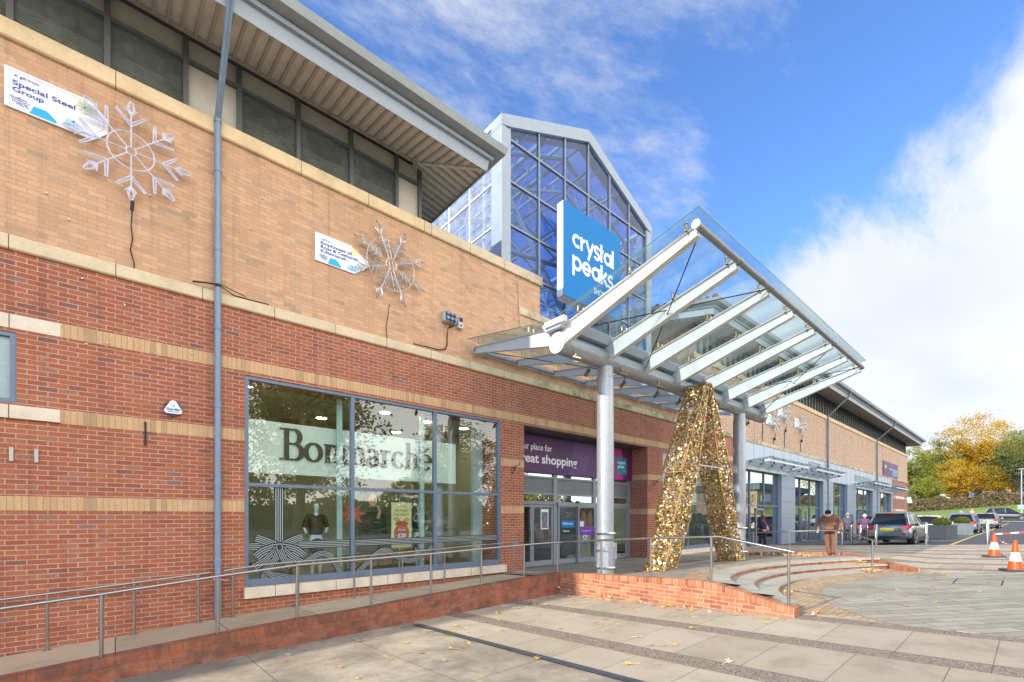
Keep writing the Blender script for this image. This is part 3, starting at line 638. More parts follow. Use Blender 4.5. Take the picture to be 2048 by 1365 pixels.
# tan brick above
t_ = MB(); wall(t_, XL, 9.9, 3.99, 7.12, [], 0, .4); wall(t_, 9.9, 19.5, 3.99, 6.02, [], 0, .4); t_.box(9.5, 9.9, .4, 16, 5, 7.12); t_.build('upper_brick_wall', M['tan'], bld)
t_ = MB(); wall(t_, 19.5, 71.6, 3.99, 7.12, [], 0, .4); t_.prism([(19.5, .01, 5), (19.9, .2, 5), (16.2, 6.9, 5), (15.8, 6.7, 5)], (0, 0, 3.75)); t_.box(71.2, 71.6, .4, 24, 3.99, 7.12); t_.build('upper_brick_wall', M['tanfar'], bld)
m = MB(); m.box(9.45, 9.97, .02, 16, 7.12, 7.38); m.build('coping', M['stoneg'], bld)
m = MB()
for x in (26.3, 44., 58.): m.box(x, x+.02, -.003, .01, 4.2, 7.11)
m.box(12.55, 12.565, -.003, .01, 3.05, 3.98); m.build('movement_joint', M['wire'], bld)
m = MB(); m.box(5.8, 9.5, .4, 16, 7.0, 7.1); m.box(9.9, 20.1, .4, 20, 5.9, 6.05); m.box(XL, XL+.3, .4, 18, -3, 8.7); m.box(XL, 71, 17.6, 18, -3, 8.7); m.box(XL, 20, .85, 17.6, 3.3, 3.4); m.build('unseen_roof_and_wall', M['gutter'], bld)  # flat roofs and slab, plus unseen end and back walls added to block light
# clerestory
def clerestory(x0, x1, muls, panels, side_x=None, side_dir=1, fill=M['panel']):
    fr, gl, pn = MB(), MB(), MB(); yb = .12
    ms = sorted(muls)
    for a, b in zip(ms, ms[1:]):
        mid = (a+b)/2
        pn.quad((a, yb+.06, 8.37), (b, yb+.06, 8.37), (b, yb+.06, 8.78), (a, yb+.06, 8.78))
        (pn if any(abs(mid-p) < .45 for p in panels) else gl).quad((a, yb+.05, 7.4), (b, yb+.05, 7.4), (b, yb+.05, 8.34), (a, yb+.05, 8.34))
    for a in ms: fr.box(a-.04, a+.04, yb-.03, yb+.12, 7.37, 8.78)
    fr.box(ms[0]-.04, ms[-1]+.04, yb-.02, yb+.11, 8.315, 8.375); fr.box(ms[0]-.04, ms[-1]+.04, yb-.025, yb+.11, 7.372, 7.45)
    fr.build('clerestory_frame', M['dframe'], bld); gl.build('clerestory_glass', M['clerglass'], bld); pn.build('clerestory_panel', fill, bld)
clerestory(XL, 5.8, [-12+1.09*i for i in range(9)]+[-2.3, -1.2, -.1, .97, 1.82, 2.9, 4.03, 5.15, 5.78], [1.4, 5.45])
m = MB(); m.box(5.7, 5.82, .2, 16, 7.12, 8.75); m.build('clerestory_side_wall', M['panel'], bld)
m = MB(); m.box(-14, 5.6, 2.6, 2.7, 7.1, 8.8); m.box(-14, 5.6, .25, 2.6, 8.72, 8.75); m.build('clerestory_room', plain('dark_room', (.34, .34, .27), .8, 0, .3, 2), bld)
m = MB()
for k in range(12): m.box(-14, 5.6, .30, .32, 7.42+.045*k, 7.445+.045*k)
m.build('window_blind', plain('grey_blind', (.24, .25, .22), .8, 0, .2), bld)
# far clerestory: dense vertical louvre panels
fl, fr2 = MB(), MB(); x = 19.6; k = 0
while x < 71.3:
    w = .62; fl.quad((x, .18, 7.4), (x+w, .18, 7.4), (x+w, .18, 8.75), (x, .18, 8.75), 1 if k % 6 == 4 else 0); fr2.box(x-.05, x+.05, .06, .2, 7.37, 8.78); x += w; k += 1
fl.build('louvre_panel', [plain('dull_green_panel', (.36, .42, .38), .6), M['panel']], bld); fr2.build('louvre_mullion', M['dframe'], bld)
# eaves
def eave(path, ribstep=.2):
    P_ = [(0, 8.76), (1.24, 8.50)]
    profs = {'soffit': ([(-.02, 8.77), (1.25, 8.505)], M['soffit']),
             'fascia': ([(1.235, 8.44), (1.25, 8.44), (1.29, 8.70), (1.36, 8.70), (1.37, 8.775), (1.30, 8.79), (1.33, 8.80)], M['eave']),
             'gutter': ([(1.30, 8.79), (1.58, 8.82), (1.63, 8.97), (1.60, 8.985), (1.56, 8.98)], M['gutter']),
             'roof': ([(1.56, 8.985), (-1.2, 9.72), (-6, 10.6)], M['tile']),
             'soffit_trim': ([(.0, 8.70), (.05, 8.685), (.06, 8.75)], M['soffrib'])}
    n = len(path); nor = []
    for i in range(n-1):
        d = Vector((path[i+1][0]-path[i][0], path[i+1][1]-path[i][1])).normalized(); nor.append(Vector((d.y, -d.x)))
    off = [nor[0]]+[(nor[i-1]+nor[i])/(1+nor[i-1].dot(nor[i])) for i in range(1, n-1)]+[nor[-1]]
    tn = [1.]+[math.tan(math.acos(max(-1, min(1, nor[i-1].dot(nor[i]))))/2) for i in range(1, n-1)]+[1.]
    for nm, (pr, mat) in profs.items():
        m = MB()
        for i in range(n-1):
            for (o0, z0), (o1, z1) in zip(pr, pr[1:]):
                a, b = path[i], path[i+1]; f = lambda p, k, o, z: (p[0]+off[k].x*o, p[1]+off[k].y*o, z)
                m.quad(f(a, i, o0, z0), f(b, i+1, o0, z0), f(b, i+1, o1, z1), f(a, i, o1, z1))
        m.build(nm, mat, bld)
    rb = MB(); hp = MB()
    for i in range(n-1):
        a, b = Vector(path[i]), Vector(path[i+1]); L = (b-a).length; d = (b-a)/L; nn = nor[i]
        e0 = 1.25*tn[i] if i > 0 else 0; e1 = 1.25*tn[i+1] if i < n-2 else 0
        t = -e0+.1
        while t < L+e1-.05:
            o0 = max(0, -t/tn[i], (t-L)/tn[i+1])+.03
            if o0 < 1.2:
                p = a+d*t+nn*o0; q = a+d*t+nn*1.235
                zz = lambda o: 8.765-.26*o/1.25
                rb.bar((p.x, p.y, zz(o0)-.02), (q.x, q.y, zz(1.235)-.02), .05, .05)
            t += ribstep
    for i in range(1, n-1):
        p = path[i]; hp.bar((p[0], p[1], 8.735), (p[0]+off[i].x*1.25, p[1]+off[i].y*1.25, 8.475), .09, .03)
    rb.build('soffit_rib', M['soffrib'], bld); hp.build('hip_trim', M['soffit'], bld)
eave([(XL, 0), (5.6, 0), (5.6, 16)])
eave([(15.7, 6.9), (19.5, 0), (70.7, 0), (70.7, 16)], .3)
m = MB()   # roof tile humps along the corner of the second roof
for k in range(22): m.tube([(18.62-.16*k, -1.45+.29*k, 9.03), (19.3-.16*k, -1.1+.29*k, 9.35)], .09, 6)
m.ball((18.75, -1.35, 9.12), .14, 8); m.build('roof_tile', M['tile'], bld)
# windows of the ground floor
def shopwin(x0, x1, z0, z1, xm, zt, y=.05, fw=.07, mat=M['frame'], gm=M['shopglass'], name='shop_window', bot=.14):
    w = MB(); w.box(x0, x0+fw, y-.03, y+.09, z0, z1); w.box(x1-fw, x1, y-.03, y+.09, z0, z1); w.box(x0, x1, y-.028, y+.088, z1-fw, z1+.001); w.box(x0, x1, y-.032, y+.092, z0, z0+bot)
    for a in xm: w.box(a-.04, a+.04, y-.026, y+.086, z0, z1)
    for z in zt: w.box(x0, x1, y-.022, y+.084, z-.035, z+.035)
    f = w.build(name, mat, bld, bevel=.004)
    e = [x0+fw]+sorted(xm)+[x1-fw]; zs = [z0+bot]+sorted(zt)+[z1-fw]
    for a, b in zip(e, e[1:]):
        for c, d in zip(zs, zs[1:]):
            MB().quad((a, y+.03, c), (b, y+.03, c), (b, y+.03, d), (a, y+.03, d)).build('pane', gm, f)
shopwin(-3.4, -1.12, 1.70, 2.77, [-2.2], [], gm=plain('frosted_window', (.30, .40, .42), .25, 0, .08), bot=.07)
shopwin(1.89, 8.32, -1.365, 2.75, [4.03, 6.18], [.63])
shopwin(16.95, 23.4, -1.42, 2.72, [19.1, 21.25], [.62])
# shop room behind the windows
m = MB(); m.box(1.2, 9.3, 6.4, 6.5, -1.6, 3.2); m.box(.9, 1.2, .86, 6.4, -1.6, 3.2); m.box(9.0, 9.2, .86, 6.4, -1.6, 3.2); m.build('shop_partition', M['interior'], bld)
m = MB(); m.box(1.2, 9.0, .86, 6.4, -1.55, -1.45); m.box(16.6, 24.2, .86, 5, -1.6, -1.5); m.build('shop_floor', plain('shop_floor', (.13, .12, .10), .4), bld)
m = MB(); m.box(1.2, 9.0, .86, 6.4, 2.82, 2.9); m.box(16.6, 24.2, .86, 5, 2.8, 2.9)
m.build('shop_ceiling', M['ceil'], bld)
m = MB(); m.box(16.6, 24.2, 4.9, 5, -1.6, 2.9); m.box(24.0, 24.2, .86, 5, -1.6, 2.9); m.build('shop_partition', M['interior'], bld)
# bonded grey cladding shop front beyond the second column
G0, G1 = 24.45, 62.4
piers = [(30.05, 32.4), (38.2, 40.7), (44.6, 47.3), (53.3, 56.4), (61.6, 62.4)]
bays = [(24.45, 30.05), (32.4, 38.2), (40.7, 44.6), (47.3, 53.3), (56.4, 61.6)]
m = MB(); m.box(G0, G1, -.02, .5, 2.60, 3.985); m.build('cladding_fascia', M['cladl'], bld)
m = MB()
for a, b in piers: m.box(a, b, -.10, .5, -2.4, 2.60)
m.build('cladding_pier', M['clad'], bld)
m = MB()
for a, b in piers:
    for z in (-.95, -.1, .9, 1.75): m.box(a-.002, b+.002, -.104, -.05, z, z+.018)
for k in range(27): m.box(24.7+1.42*k, 24.715+1.42*k, -.024, 0, 2.6, 3.98)
for k in range(4): m.box(47.0, 53.0, -.05, 0, 3.05+.14*k, 3.09+.14*k); m.box(35.2, 38.0, -.05, 0, 3.32+.12*k, 3.35+.12*k)
m.box(G0, G1, -.06, 0, 2.56, 2.6); m.build('cladding_joint', M['dframe'], bld)
for i, (a, b) in enumerate(bays):
    w = b-a; xm = [a+w*.27, a+w*.62]
    shopwin(a, b, -1.70, 2.56, xm, [.62], y=.12, fw=.06, mat=M['frame'], gm=M['farglass'], name='shop_front_window', bot=.06)
    d = MB(); xd = a+w*(.33 if i else .42)
    if i in (0, 1, 3):
        d.box(xd, xd+.07, .09, .13, -1.68, .45); d.box(xd+.95, xd+1.02, .09, .13, -1.68, .45); d.box(xd, xd+1.02, .088, .132, .38, .46); d.box(xd, xd+1.02, .088, .132, -1.68, -1.55)
        f = d.build('shop_door', M['lframe'], bld); MB().box(xd+.85, xd+.88, .05, .08, -.8, -.4).build('handle', M['steel'], f)
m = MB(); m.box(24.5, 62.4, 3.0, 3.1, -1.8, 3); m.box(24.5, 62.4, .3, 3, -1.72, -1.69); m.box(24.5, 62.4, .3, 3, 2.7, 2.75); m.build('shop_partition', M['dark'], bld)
m = MB(); m.box(57.8, 58.9, .1, .14, -1.8, .2); m.box(45.2, 46.4, -.11, -.06, -1.8, .2); m.build('service_door', M['dframe'], bld)
# downpipes
def pipe(x, zb, ytop, mat, r=.055, kink=None, ybr=-.12, ztop=7.35):
    m = MB(); pts = [(x, ybr, zb), (x, ybr, ztop), (x+.0, ytop, 8.62), (x, ytop, 8.85)]
    m.tube(pts[:2], r, 14); m.tube([pts[1], pts[2], pts[3]], r*.95, 14)
    o = m.build('downpipe', mat, bld, smooth=True); c = MB()
    for z in [zb+1.1+1.45*k for k in range(6)]+[ztop-.02]:
        if z < ztop: c.tube([(x, ybr, z-.05), (x, ybr, z+.05)], r*1.15, 14)
        if z < ztop: c.box(x-.02, x+.02, ybr, 0, z-.015, z+.015)
    c.build('pipe_collar', mat, o, smooth=True)
pipe(1.43, -1.93, -1.46, M['pipe']); 
for x in (39.3, 55.1): pipe(x, -1.75, -1.45, M['fpipe'], .07)
m = MB(); m.tube([(1.36, -.12, -1.15), (1.62, -.15, -1.2), (1.62, -.16, -1.13)], .018, 8); m.build('pipe_hook', M['steel'], bld)
# small things fixed on the wall
b_ = thing('alarm_box', 'white and dark blue triangular alarm box on the red brick', 'alarm box', (.77, -.02, 1.83))
def rtri(cx, cz, r, rr, y0, y1, mb, flip=False):
    p = []
    for k in range(3):
        a0 = R(90+120*k)+(pi if flip else 0); c = (cx+r*cos(a0), cz+r*sin(a0))
        for j in range(7): a = a0-R(60)+R(20)*j; p.append((c[0]+rr*cos(a), y0, c[1]+rr*sin(a)))
    mb.prism(p, (0, y1-y0, 0))
a = MB(); rtri(.77, 1.91, .085, .055, -.055, 0, a, True); a.build('backing', plain('alarm_navy', (.02, .03, .09), .4), b_)
a = MB(); rtri(.77, 1.91, .09, .05, -.09, -.056, a); a.build('cover', M['signwhite'], b_, bevel=.006)
text('Guardian', 'lettering', M['navy'], b_, .77, 1.875, .055, -.093, 'CENTER', .03, .001); text('0800 612 6122', 'lettering', M['navy'], b_, .77, 1.84, .026, -.093, 'CENTER', .02, .001)
a = MB(); stroke(a, arc(0, 0, .022, -120, 200, 12), .014, .77, 1.955, 1, -.093, .002); a.build('emblem', plain('mint', (.15, .55, .5), .5, 0, 0), b_)
m = MB(); m.tube([(.39, -.03, 1.63), (.39, -.03, 1.22)], .014, 8); m.box(.38, .40, -.03, 0, 1.6, 1.62); m.box(.38, .40, -.03, 0, 1.23, 1.25); tag(m.build('wall_rod', M['wire']), 'short black vertical rod fixed on the red brick under the alarm box', 'wall rod')
for i, x in enumerate((-1.17, -.91)):
    m = MB(); m.box(x-.022, x+.022, -.03, 0, .83, 1.04); m.box(x-.01, x+.01, -.034, -.03, .92, .94); tag(m.build('wall_bracket', M['steel']), ['small silver bracket strip on the red brick nearest the left picture edge', 'small silver bracket strip on the red brick right of its twin'][i], 'bracket', 'bracket strips on the wall')
hk = [(.0, 2.55, 'over the tan lintel band'), ]
scr = MB()
for x, z in ((-.36, 2.78), (.12, 3.55), (-.4, 3.62+.2), (1.05, 2.95), (-.1, 2.86), (.45, 5.55), (-.8, 5.0), (-.55, 4.7), (2.2, 6.3), (2.0, 5.6), (5.9, 5.0), (6.2, 5.35), (3.0, 4.7), (7.2, 5.8)):
    scr.tube([(x, 0, z), (x, -.035, z)], .012, 6)
scr.build('wall_plug', M['steel'], bld)
for i, (x, z) in enumerate(((8.75, 1.5), (16.3, 1.5))):
    m = MB(); y = 0; e = -.34
    for p, q in (((x, 0, z), (x, 0, z-.28)), ((x, -.005, z-.06), (x, e, z)), ((x, -.005, z-.26), (x, -.2, z-.04)), ((x, -.1, z-.05), (x, -.1, z-.16))): m.bar(p, q, .014, .014)
    m.tube([(x, e+.03*cos(a_), z+.03+.03*sin(a_)) for a_ in [R(-90+30*k) for k in range(9)]], .007, 6)
    tag(m.build('hanging_bracket', M['wire']), ['black scrolled hanging bracket on the brick pier left of the entrance', 'black scrolled hanging bracket on the brick pier right of the entrance'][i], 'bracket')
# power boxes and cables
pb = thing('power_box', 'grey box of blue sockets on the tan brick with a black cable below', 'power box', (6.5, 0, 4.9))
m = MB(); m.box(6.33, 6.72, -.16, 0, 5.02, 5.28); m.build('enclosure', plain('box_grey', (.48, .50, .47), .5), pb, bevel=.012)
m = MB()
for i in range(3):
    for j in range(2): x = 6.41+.115*i; z = 5.09+.12*j; m.box(x-.05, x+.05, -.175, -.16, z-.05, z+.05)
m.build('socket', plain('socket_blue', (.02, .07, .22), .4), pb)
m = MB()
for i in range(3):
    for j in range(2): x = 6.41+.115*i; z = 5.09+.12*j; m.tube([(x, -.175, z), (x, -.24, z-.01)], .033, 10)
m.build('plug', plain('plug_grey', (.30, .33, .38), .5), pb)
m = MB()
for k in range(4): m.tube([(6.45+.08*k, -.22, 5.04), (6.5+.05*k, -.19, 4.95), (6.5, -.06, 4.88), (6.5, -.03, 4.75)], .009, 6)
m.tube([(6.5, -.03, 4.78), (6.49, -.03, 4.45), (6.44, -.03, 4.34), (6.25, -.04, 4.27), (5.9, -.06, 4.25), (5.5, -.06, 4.235)], .014, 6); m.build('cable', M['wire'], pb)
pb2 = thing('switch_box', 'small grey switch box with a dark screen beside the socket box', 'switch box', (6.9, 0, 5.0))
m = MB(); m.box(6.80, 6.95, -.11, 0, 4.97, 5.27); m.build('enclosure', MATS['box_grey'], pb2, bevel=.01); m = MB(); m.box(6.82, 6.93, -.118, -.11, 5.14, 5.25); m.box(6.85, 6.9, -.118, -.11, 5.02, 5.06); m.build('screen', M['black'], pb2)
m = MB(); m.tube([(8.95, -.02, 7.2), (9.0, -.03, 6.2), (9.15, -.03, 5.0), (9.2, -.03, 4.6)], .010, 6); tag(m.build('hanging_rope', plain('rope', (.50, .45, .36), .8)), 'thin pale rope hanging from the weathered coping down the tan brick', 'rope')
m = MB(); m.tube([(1.05, -.07, 4.24), (1.25, -.16, 4.25), (1.45, -.19, 4.26), (1.7, -.06, 4.20), (2.3, -.055, 4.215)], .010, 6); m.tube([(1.06, -.07, 4.26), (1.45, -.2, 4.28), (1.9, -.06, 4.24)], .008, 6)
tag(m.build('cable', M['wire']), 'thin black cables passing behind the blue downpipe along the stone ledge', 'cable')

# ------------------------------------------------------------------ entrance
ent = thing('entrance_doors', 'grey framed glass entrance screen with swing and sliding doors in the recess', 'door', (12.5, .86, -1.65))
f = MB(); y = .86
for a, b in ((9.23, 9.35), (11.36, 11.54), (13.50, 13.66), (15.68, 15.85)): f.box(a, b, y-.05, y+.08, -1.66, 1.46)
for z0, z1 in ((1.30, 1.36), (.74, .80), (.42, .52)): f.box(9.23, 15.85, y-.045, y+.075, z0, z1)
f.build('frame', M['lframe'], ent)
f = MB(); f.box(9.3, 15.8, y+.0, y+.03, .80, 1.30); f.build('spandrel_panel', plain('grey_spandrel', (.17, .185, .20), .5, 0, .12), ent)
f = MB(); f.box(9.3, 15.8, y, y+.01, 1.36, 1.5); f.box(9.3, 15.8, y, y+.01, .52, .74); f.build('pane', M['farglass'], ent)
def leaf(x0, x1, yy, hand, name='door', gm=M['shopglass'], z1=.40):
    d = MB(); w = .075
    d.box(x0, x0+w, yy-.025, yy+.025, -1.65, z1); d.box(x1-w, x1, yy-.025, yy+.025, -1.65, z1); d.box(x0+w, x1-w, yy-.024, yy+.024, z1-w, z1); d.box(x0+w, x1-w, yy-.024, yy+.024, -1.65, -1.47)
    o = d.build(name, M['lframe'], ent); MB().quad((x0+w, yy, -1.47), (x1-w, yy, -1.47), (x1-w, yy, z1-w), (x0+w, yy, z1-w)).build('pane', gm, o)
    if hand: MB().tube([(hand, yy-.03, -.75), (hand, yy-.07, -.72), (hand, yy-.07, -.42), (hand, yy-.03, -.39)], .014, 8).build('handle', M['steel'], o)
leaf(9.36, 10.36, y, 10.25); leaf(10.37, 11.35, y, 10.5); leaf(13.67, 14.66, y, 14.58); leaf(14.67, 15.67, y, None)
leaf(11.55, 12.55, y-.06, None, 'sliding_door'); leaf(12.5, 13.49, y-.14, None, 'sliding_door')
m = MB(); m.box(11.5, 13.55, y-.13, y-.0, .36, .50); m.build('door_header', M['lframe'], ent); m = MB(); m.box(12.4, 12.55, y-.2, y-.13, .50, .56); m.build('sensor', M['black'], ent)
def flat(x0, x1, z0, z1, yy, mat, name, par): return MB().box(x0, x1, yy-.004, yy, z0, z1).build(name, mat, par)
flat(10.75, 11.12, -.42, .26, y-.03, M['signwhite'], 'poster', ent); flat(10.79, 11.08, -.38, .16, y-.036, plain('poster_grey', (.22, .20, .24), .6, 0, .6, 8), 'poster', ent)
flat(11.66, 12.44, -1.35, .28, y-.09, plain('dark_poster', (.035, .05, .055), .4, 0, .5, 3), 'poster', ent); flat(11.7, 12.4, -.38, -.14, y-.096, M['blue'], 'poster', ent); flat(11.7, 12.42, -.62, -.40, y-.096, M['black'], 'poster', ent)
text('Welcome', 'lettering', M['signwhite'], ent, 11.75, -.28, .13, y-.102, off=.01, depth=.001); text('We are\nopen', 'lettering', plain('grey_print', (.3, .34, .36), .6, 0, 0), ent, 12.05, .1, .1, y-.1, 'CENTER', depth=.001); text('Nielsons', 'lettering', M['signwhite'], ent, 11.76, -.53, .10, y-.102, off=.01, depth=.001)
m = MB()
for cx in (12.79, 13.17): m.lathe((cx, y-.165, -.3), [(.0, 0), (.15, 0), (.15, .002)], 4, 'Y'); m.prism([(cx+.15*cos(R(10*k))*(1.0), y-.166, -.28+.50*abs(sin(R(10*k))) if k <= 18 else -.28) for k in range(0, 19)], (0, -.003, 0))
m.build('poster', plain('brown_portrait', (.16, .075, .04), .5, 0, .5, 7), ent)
flat(12.58, 13.42, -.66, -.36, y-.17, plain('violet_strip', (.16, .03, .42), .4, 0, .5, 5), 'window_sticker', ent); flat(12.75, 12.98, -.93, -.68, y-.17, M['signwhite'], 'window_sticker', ent); flat(12.78, 12.95, -1.0, -.9, y-.176, M['blue'], 'window_sticker', ent); flat(12.6, 12.8, -.35, -.16, y-.17, M['signwhite'], 'window_sticker', ent)
a = MB(); stroke(a, arc(12.865, -.8, .065, 0, 360, 16), .05, 0, 0, 1, y-.178, .003); a.build('window_sticker', M['navy'], ent)
text('Please keep clear', 'lettering', M['signwhite'], ent, 12.7, -.53, .07, y-.174, depth=.001)
flat(14.1, 14.35, -.1, .1, y-.03, plain('red_notice', (.4, .05, .06), .5), 'window_sticker', ent); flat(14.35, 14.5, -.3, -.14, y-.03, M['signwhite'], 'window_sticker', ent)
m = MB(); m.box(9.2, 15.9, 1.05, 7, -1.72, -1.66); m.box(9.2, 15.9, 6.9, 7, -1.7, 3); m.box(9.2, 15.9, .86, 7, 2.74, 2.9); m.build('entrance_lobby', plain('lobby_grey', (.12, .12, .12), .5), bld)
m = MB(); m.box(9.23, 15.85, .02, .84, 2.735, 2.76); m.build('recess_soffit', plain('dark_soffit', (.10, .10, .10), .7), bld)
m = MB(); m.box(13.6, 15.9, 2.2, 2.3, -1.66, 1.2); m.build('lobby_screen', plain('pale_screen', (.50, .47, .42), .6), bld)
es = thing('entrance_sign', 'long purple sign with white lettering above the entrance doors', 'sign', (12.5, .78, 1.46))
m = MB(); m.box(9.24, 15.84, .72, .80, 1.455, 2.69); m.build('board', plain('purple_sign', (.075, .022, .12), .5, 0, .25, 1.2), es)
for p, c in ((((10.6, 2.69), (11.6, 2.69), (10.6, 1.46), (9.6, 1.46)), (.10, .025, .11)), (((12.3, 2.69), (13.4, 2.69), (12.9, 1.46), (12.0, 1.46)), (.11, .035, .17)), (((14.55, 2.69), (15.15, 2.69), (15.25, 1.46), (14.7, 1.46)), (.42, .02, .22)), (((15.15, 2.69), (15.84, 2.69), (15.84, 1.46), (15.25, 1.46)), (.13, .01, .09))):
    MB().prism([(a, .715, b) for a, b in p], (0, .003, 0)).build('colour_facet', plain('facet%.3f' % c[0], c, .5, 0, .1), es)
text('our place for', 'lettering', M['signwhite'], es, 9.70, 2.20, .30, .713, off=.012, width=1.46); text('great shopping', 'lettering', M['signwhite'], es, 9.52, 1.78, .42, .713, off=.02, width=2.95)
MB().box(14.78, 15.46, .70, .714, 1.69, 2.33).build('logo_panel', plain('teal_sign', (.0, .22, .36), .5, 0, .05), es)
m = MB(); letters(m, 'crystal', 14.86, 2.08, .085, .69, d=.008); letters(m, 'peaks', 14.86, 1.92, .085, .69, d=.008); m.build('lettering', M['signwhite'], es); text('SHOPPING', 'lettering', M['signwhite'], es, 15.15, 1.81, .05, .69, depth=.001, width=.22)

# ------------------------------------------------------------------ glass tower over the entrance
tw = thing('glass_tower', 'tall gabled glass and grey steel tower rising over the entrance', 'tower', (12.8, .45, 6.1))
TX0, TX1, TY, TE, TA, TB = 8.73, 16.86, .45, 12.1, 13.85, 14.5
tf = MB(); cw = .36
m = MB(); m.box(TX0, TX0+cw, TY, TY+.5, 6.05, TE-.3); m.build('corner_column', M['eave'], tw, bevel=.01)
m = MB(); m.box(TX1-cw, TX1, TY, TY+.5, 6.05, TE-.3); m.build('corner_column', M['eave'], tw, bevel=.01)
xm = (TX0+TX1)/2
for sgn in (0, 1):
    xo = TX0 if not sgn else TX1; s_ = 1 if not sgn else -1
    m = MB(); sl_ = (TA-TE)/(xm-TX0)
    m.prism([(xo, TY-.01, TE-.32), (xo, TY-.01, TE), (xm, TY-.01, TA), (xm, TY-.01, TA-.42), (xo+s_*cw, TY-.01, TE-.32+sl_*cw-.05)], (0, .5, 0)); m.build('gable_rafter', M['eave'], tw)
gx = [9.1+1.243*i for i in range(7)]; gz = [6.3, 7.62, 8.94, 10.28, 11.55]
topz = lambda x: TE-.36+sl_*(min(x-TX0, TX1-x))
fr = MB()
for x in gx: fr.box(x-.025, x+.025, TY+.03, TY+.13, 6.05, topz(x)+.05)
for z in gz: fr.box(9.1, 16.5, TY+.035, TY+.125, z-.025, z+.025)
for z in (12.85,): pass
fr.build('mullion_grid', M['lframe'], tw)
gl = MB(); gl.poly([(9.05, TY+.08, 6.05), (16.55, TY+.08, 6.05), (16.55, TY+.08, topz(16.5)), (xm, TY+.08, TA-.36), (9.05, TY+.08, topz(9.1))]); gl.build('front_glazing', M['towgl'], tw)
for xs_, nm in ((TX0+.06, 0), (TX1-.06, 1)):
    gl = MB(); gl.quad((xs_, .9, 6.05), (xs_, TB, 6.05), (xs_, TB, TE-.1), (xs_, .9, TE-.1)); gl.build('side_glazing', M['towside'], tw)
    fr = MB(); yy = .92
    while yy < TB: fr.box(xs_-.03, xs_+.03, yy-.025, yy+.025, 6.05, TE-.1); yy += 1.22
    for z in gz: fr.box(xs_-.028, xs_+.028, .9, TB, z-.025, z+.025)
    fr.box(xs_-.05, xs_+.05, .5, TB, TE-.14, TE+.02); fr.build('side_mullion_grid', M['white'], tw)
    gl = MB(); z0_ = TE; gl.quad((xs_, .5, z0_), (xs_, TB, z0_), (xm, TB, TA), (xm, .5, TA)); gl.build('roof_glazing', M['towgl'], tw)
tr = MB(); wt = plain('tower_steel', (.52, .56, .62), .5, 0, .05)
for k, yy in enumerate([1.6+2.3*i for i in range(6)]):
    for s_ in (0, 1):
        xo = TX0+.25 if not s_ else TX1-.25
        tr.tube([(xo, yy, 6.1), (xo, yy, TE-.3), (xm, yy, TA-.35)], .085, 8)
        tr.tube([(xo, yy, TE-1.5), (xm, yy, TA-1.6)], .06, 8)
        for q in range(5): a = q/5; b = (q+1)/5; X_ = lambda t: xo+(xm-xo)*t; tr.tube([(X_(a), yy, TE-1.5+(TA-.1-TE)*a), (X_(b), yy, TE-.3+(TA-TE-.05)*b)], .035, 6)
tr.build('roof_truss', wt, tw, smooth=True)
pr = MB()
for t in (.0, .25, .5, .75, 1.):
    for s_ in (0, 1):
        xo = TX0+.2 if not s_ else TX1-.2; x = xo+(xm-xo)*t; z = TE-.25+(TA-TE)*t-.1
        pr.tube([(x, .6, z), (x, TB, z)], .06 if t not in (.5,) else .09, 8)
        pr.tube([(x, .6, z-1.1), (x, TB, z-1.1)], .045, 8)
for z in (7.6, 9.3, 10.9):
    pr.tube([(TX0+.3, .7, z), (TX0+.3, TB, z)], .05, 8); pr.tube([(TX1-.3, .7, z), (TX1-.3, TB, z)], .05, 8)
for (a, b) in (((9.2, 1., 6.4), (12.8, 6., 11.6)), ((9.2, 1., 10.6), (12.6, 1., 6.6)), ((16.3, 1., 6.4), (12.8, 6, 11.0)), ((9.2, 6, 6.4), (16.3, 6, 11.4)), ((16.3, 6, 6.4), (9.2, 6, 11.4)), ((9.2, 10, 6.4), (16.3, 10, 10.4)), ((9.2, 1.2, 8.6), (16.3, 1.2, 9.6)), ((16.4, 1.1, 10.6), (12.8, 1.1, 6.6))): pr.tube([a, b], .075, 8)
pr.build('purlin', wt, tw, smooth=True)

# ------------------------------------------------------------------ the blue centre sign
cs = thing('centre_sign', 'big square bright blue sign with white lettering on the glass tower', 'sign', (12.35, -.1, 7.13))
SX0, SX1, SZ0, SZ1, SY = 10.84, 13.89, 7.13, 10.17, -.12
m = MB(); m.box(SX0, SX1, SY, SY+.02, SZ0, SZ1); m.build('face', M['blue'], cs)
m = MB(); m.box(SX0, SX1, SY+.02, SY+.28, SZ0, SZ1); m.build('casing', M['signwhite'], cs)
m = MB(); m.box(SX0+.05, SX1-.05, SY+.281, SY+.32, SZ0-.06, SZ1+.02); m.build('back_panel', plain('lilac_back', (.50, .50, .66), .5, 0, .05), cs)
m = MB()
for x in (11.6, 13.1):
    for z in (7.7, 9.5): m.box(x-.04, x+.04, SY+.31, TY+.1, z-.04, z+.04)
m.build('bracket', M['lframe'], cs)
m = MB(); s_ = .505
letters(m, 'crystal', 11.25, 8.85, .455, SY-.012, gap=.02, d=.010); letters(m, 'peaks', 11.25, 8.10, .475, SY-.012, gap=.03, d=.010); m.build('lettering', M['signwhite'], cs)
text('SHOPPING', 'lettering', M['signwhite'], cs, 12.36, 7.66, .29, SY-.006, off=.015, depth=.003, width=1.08)

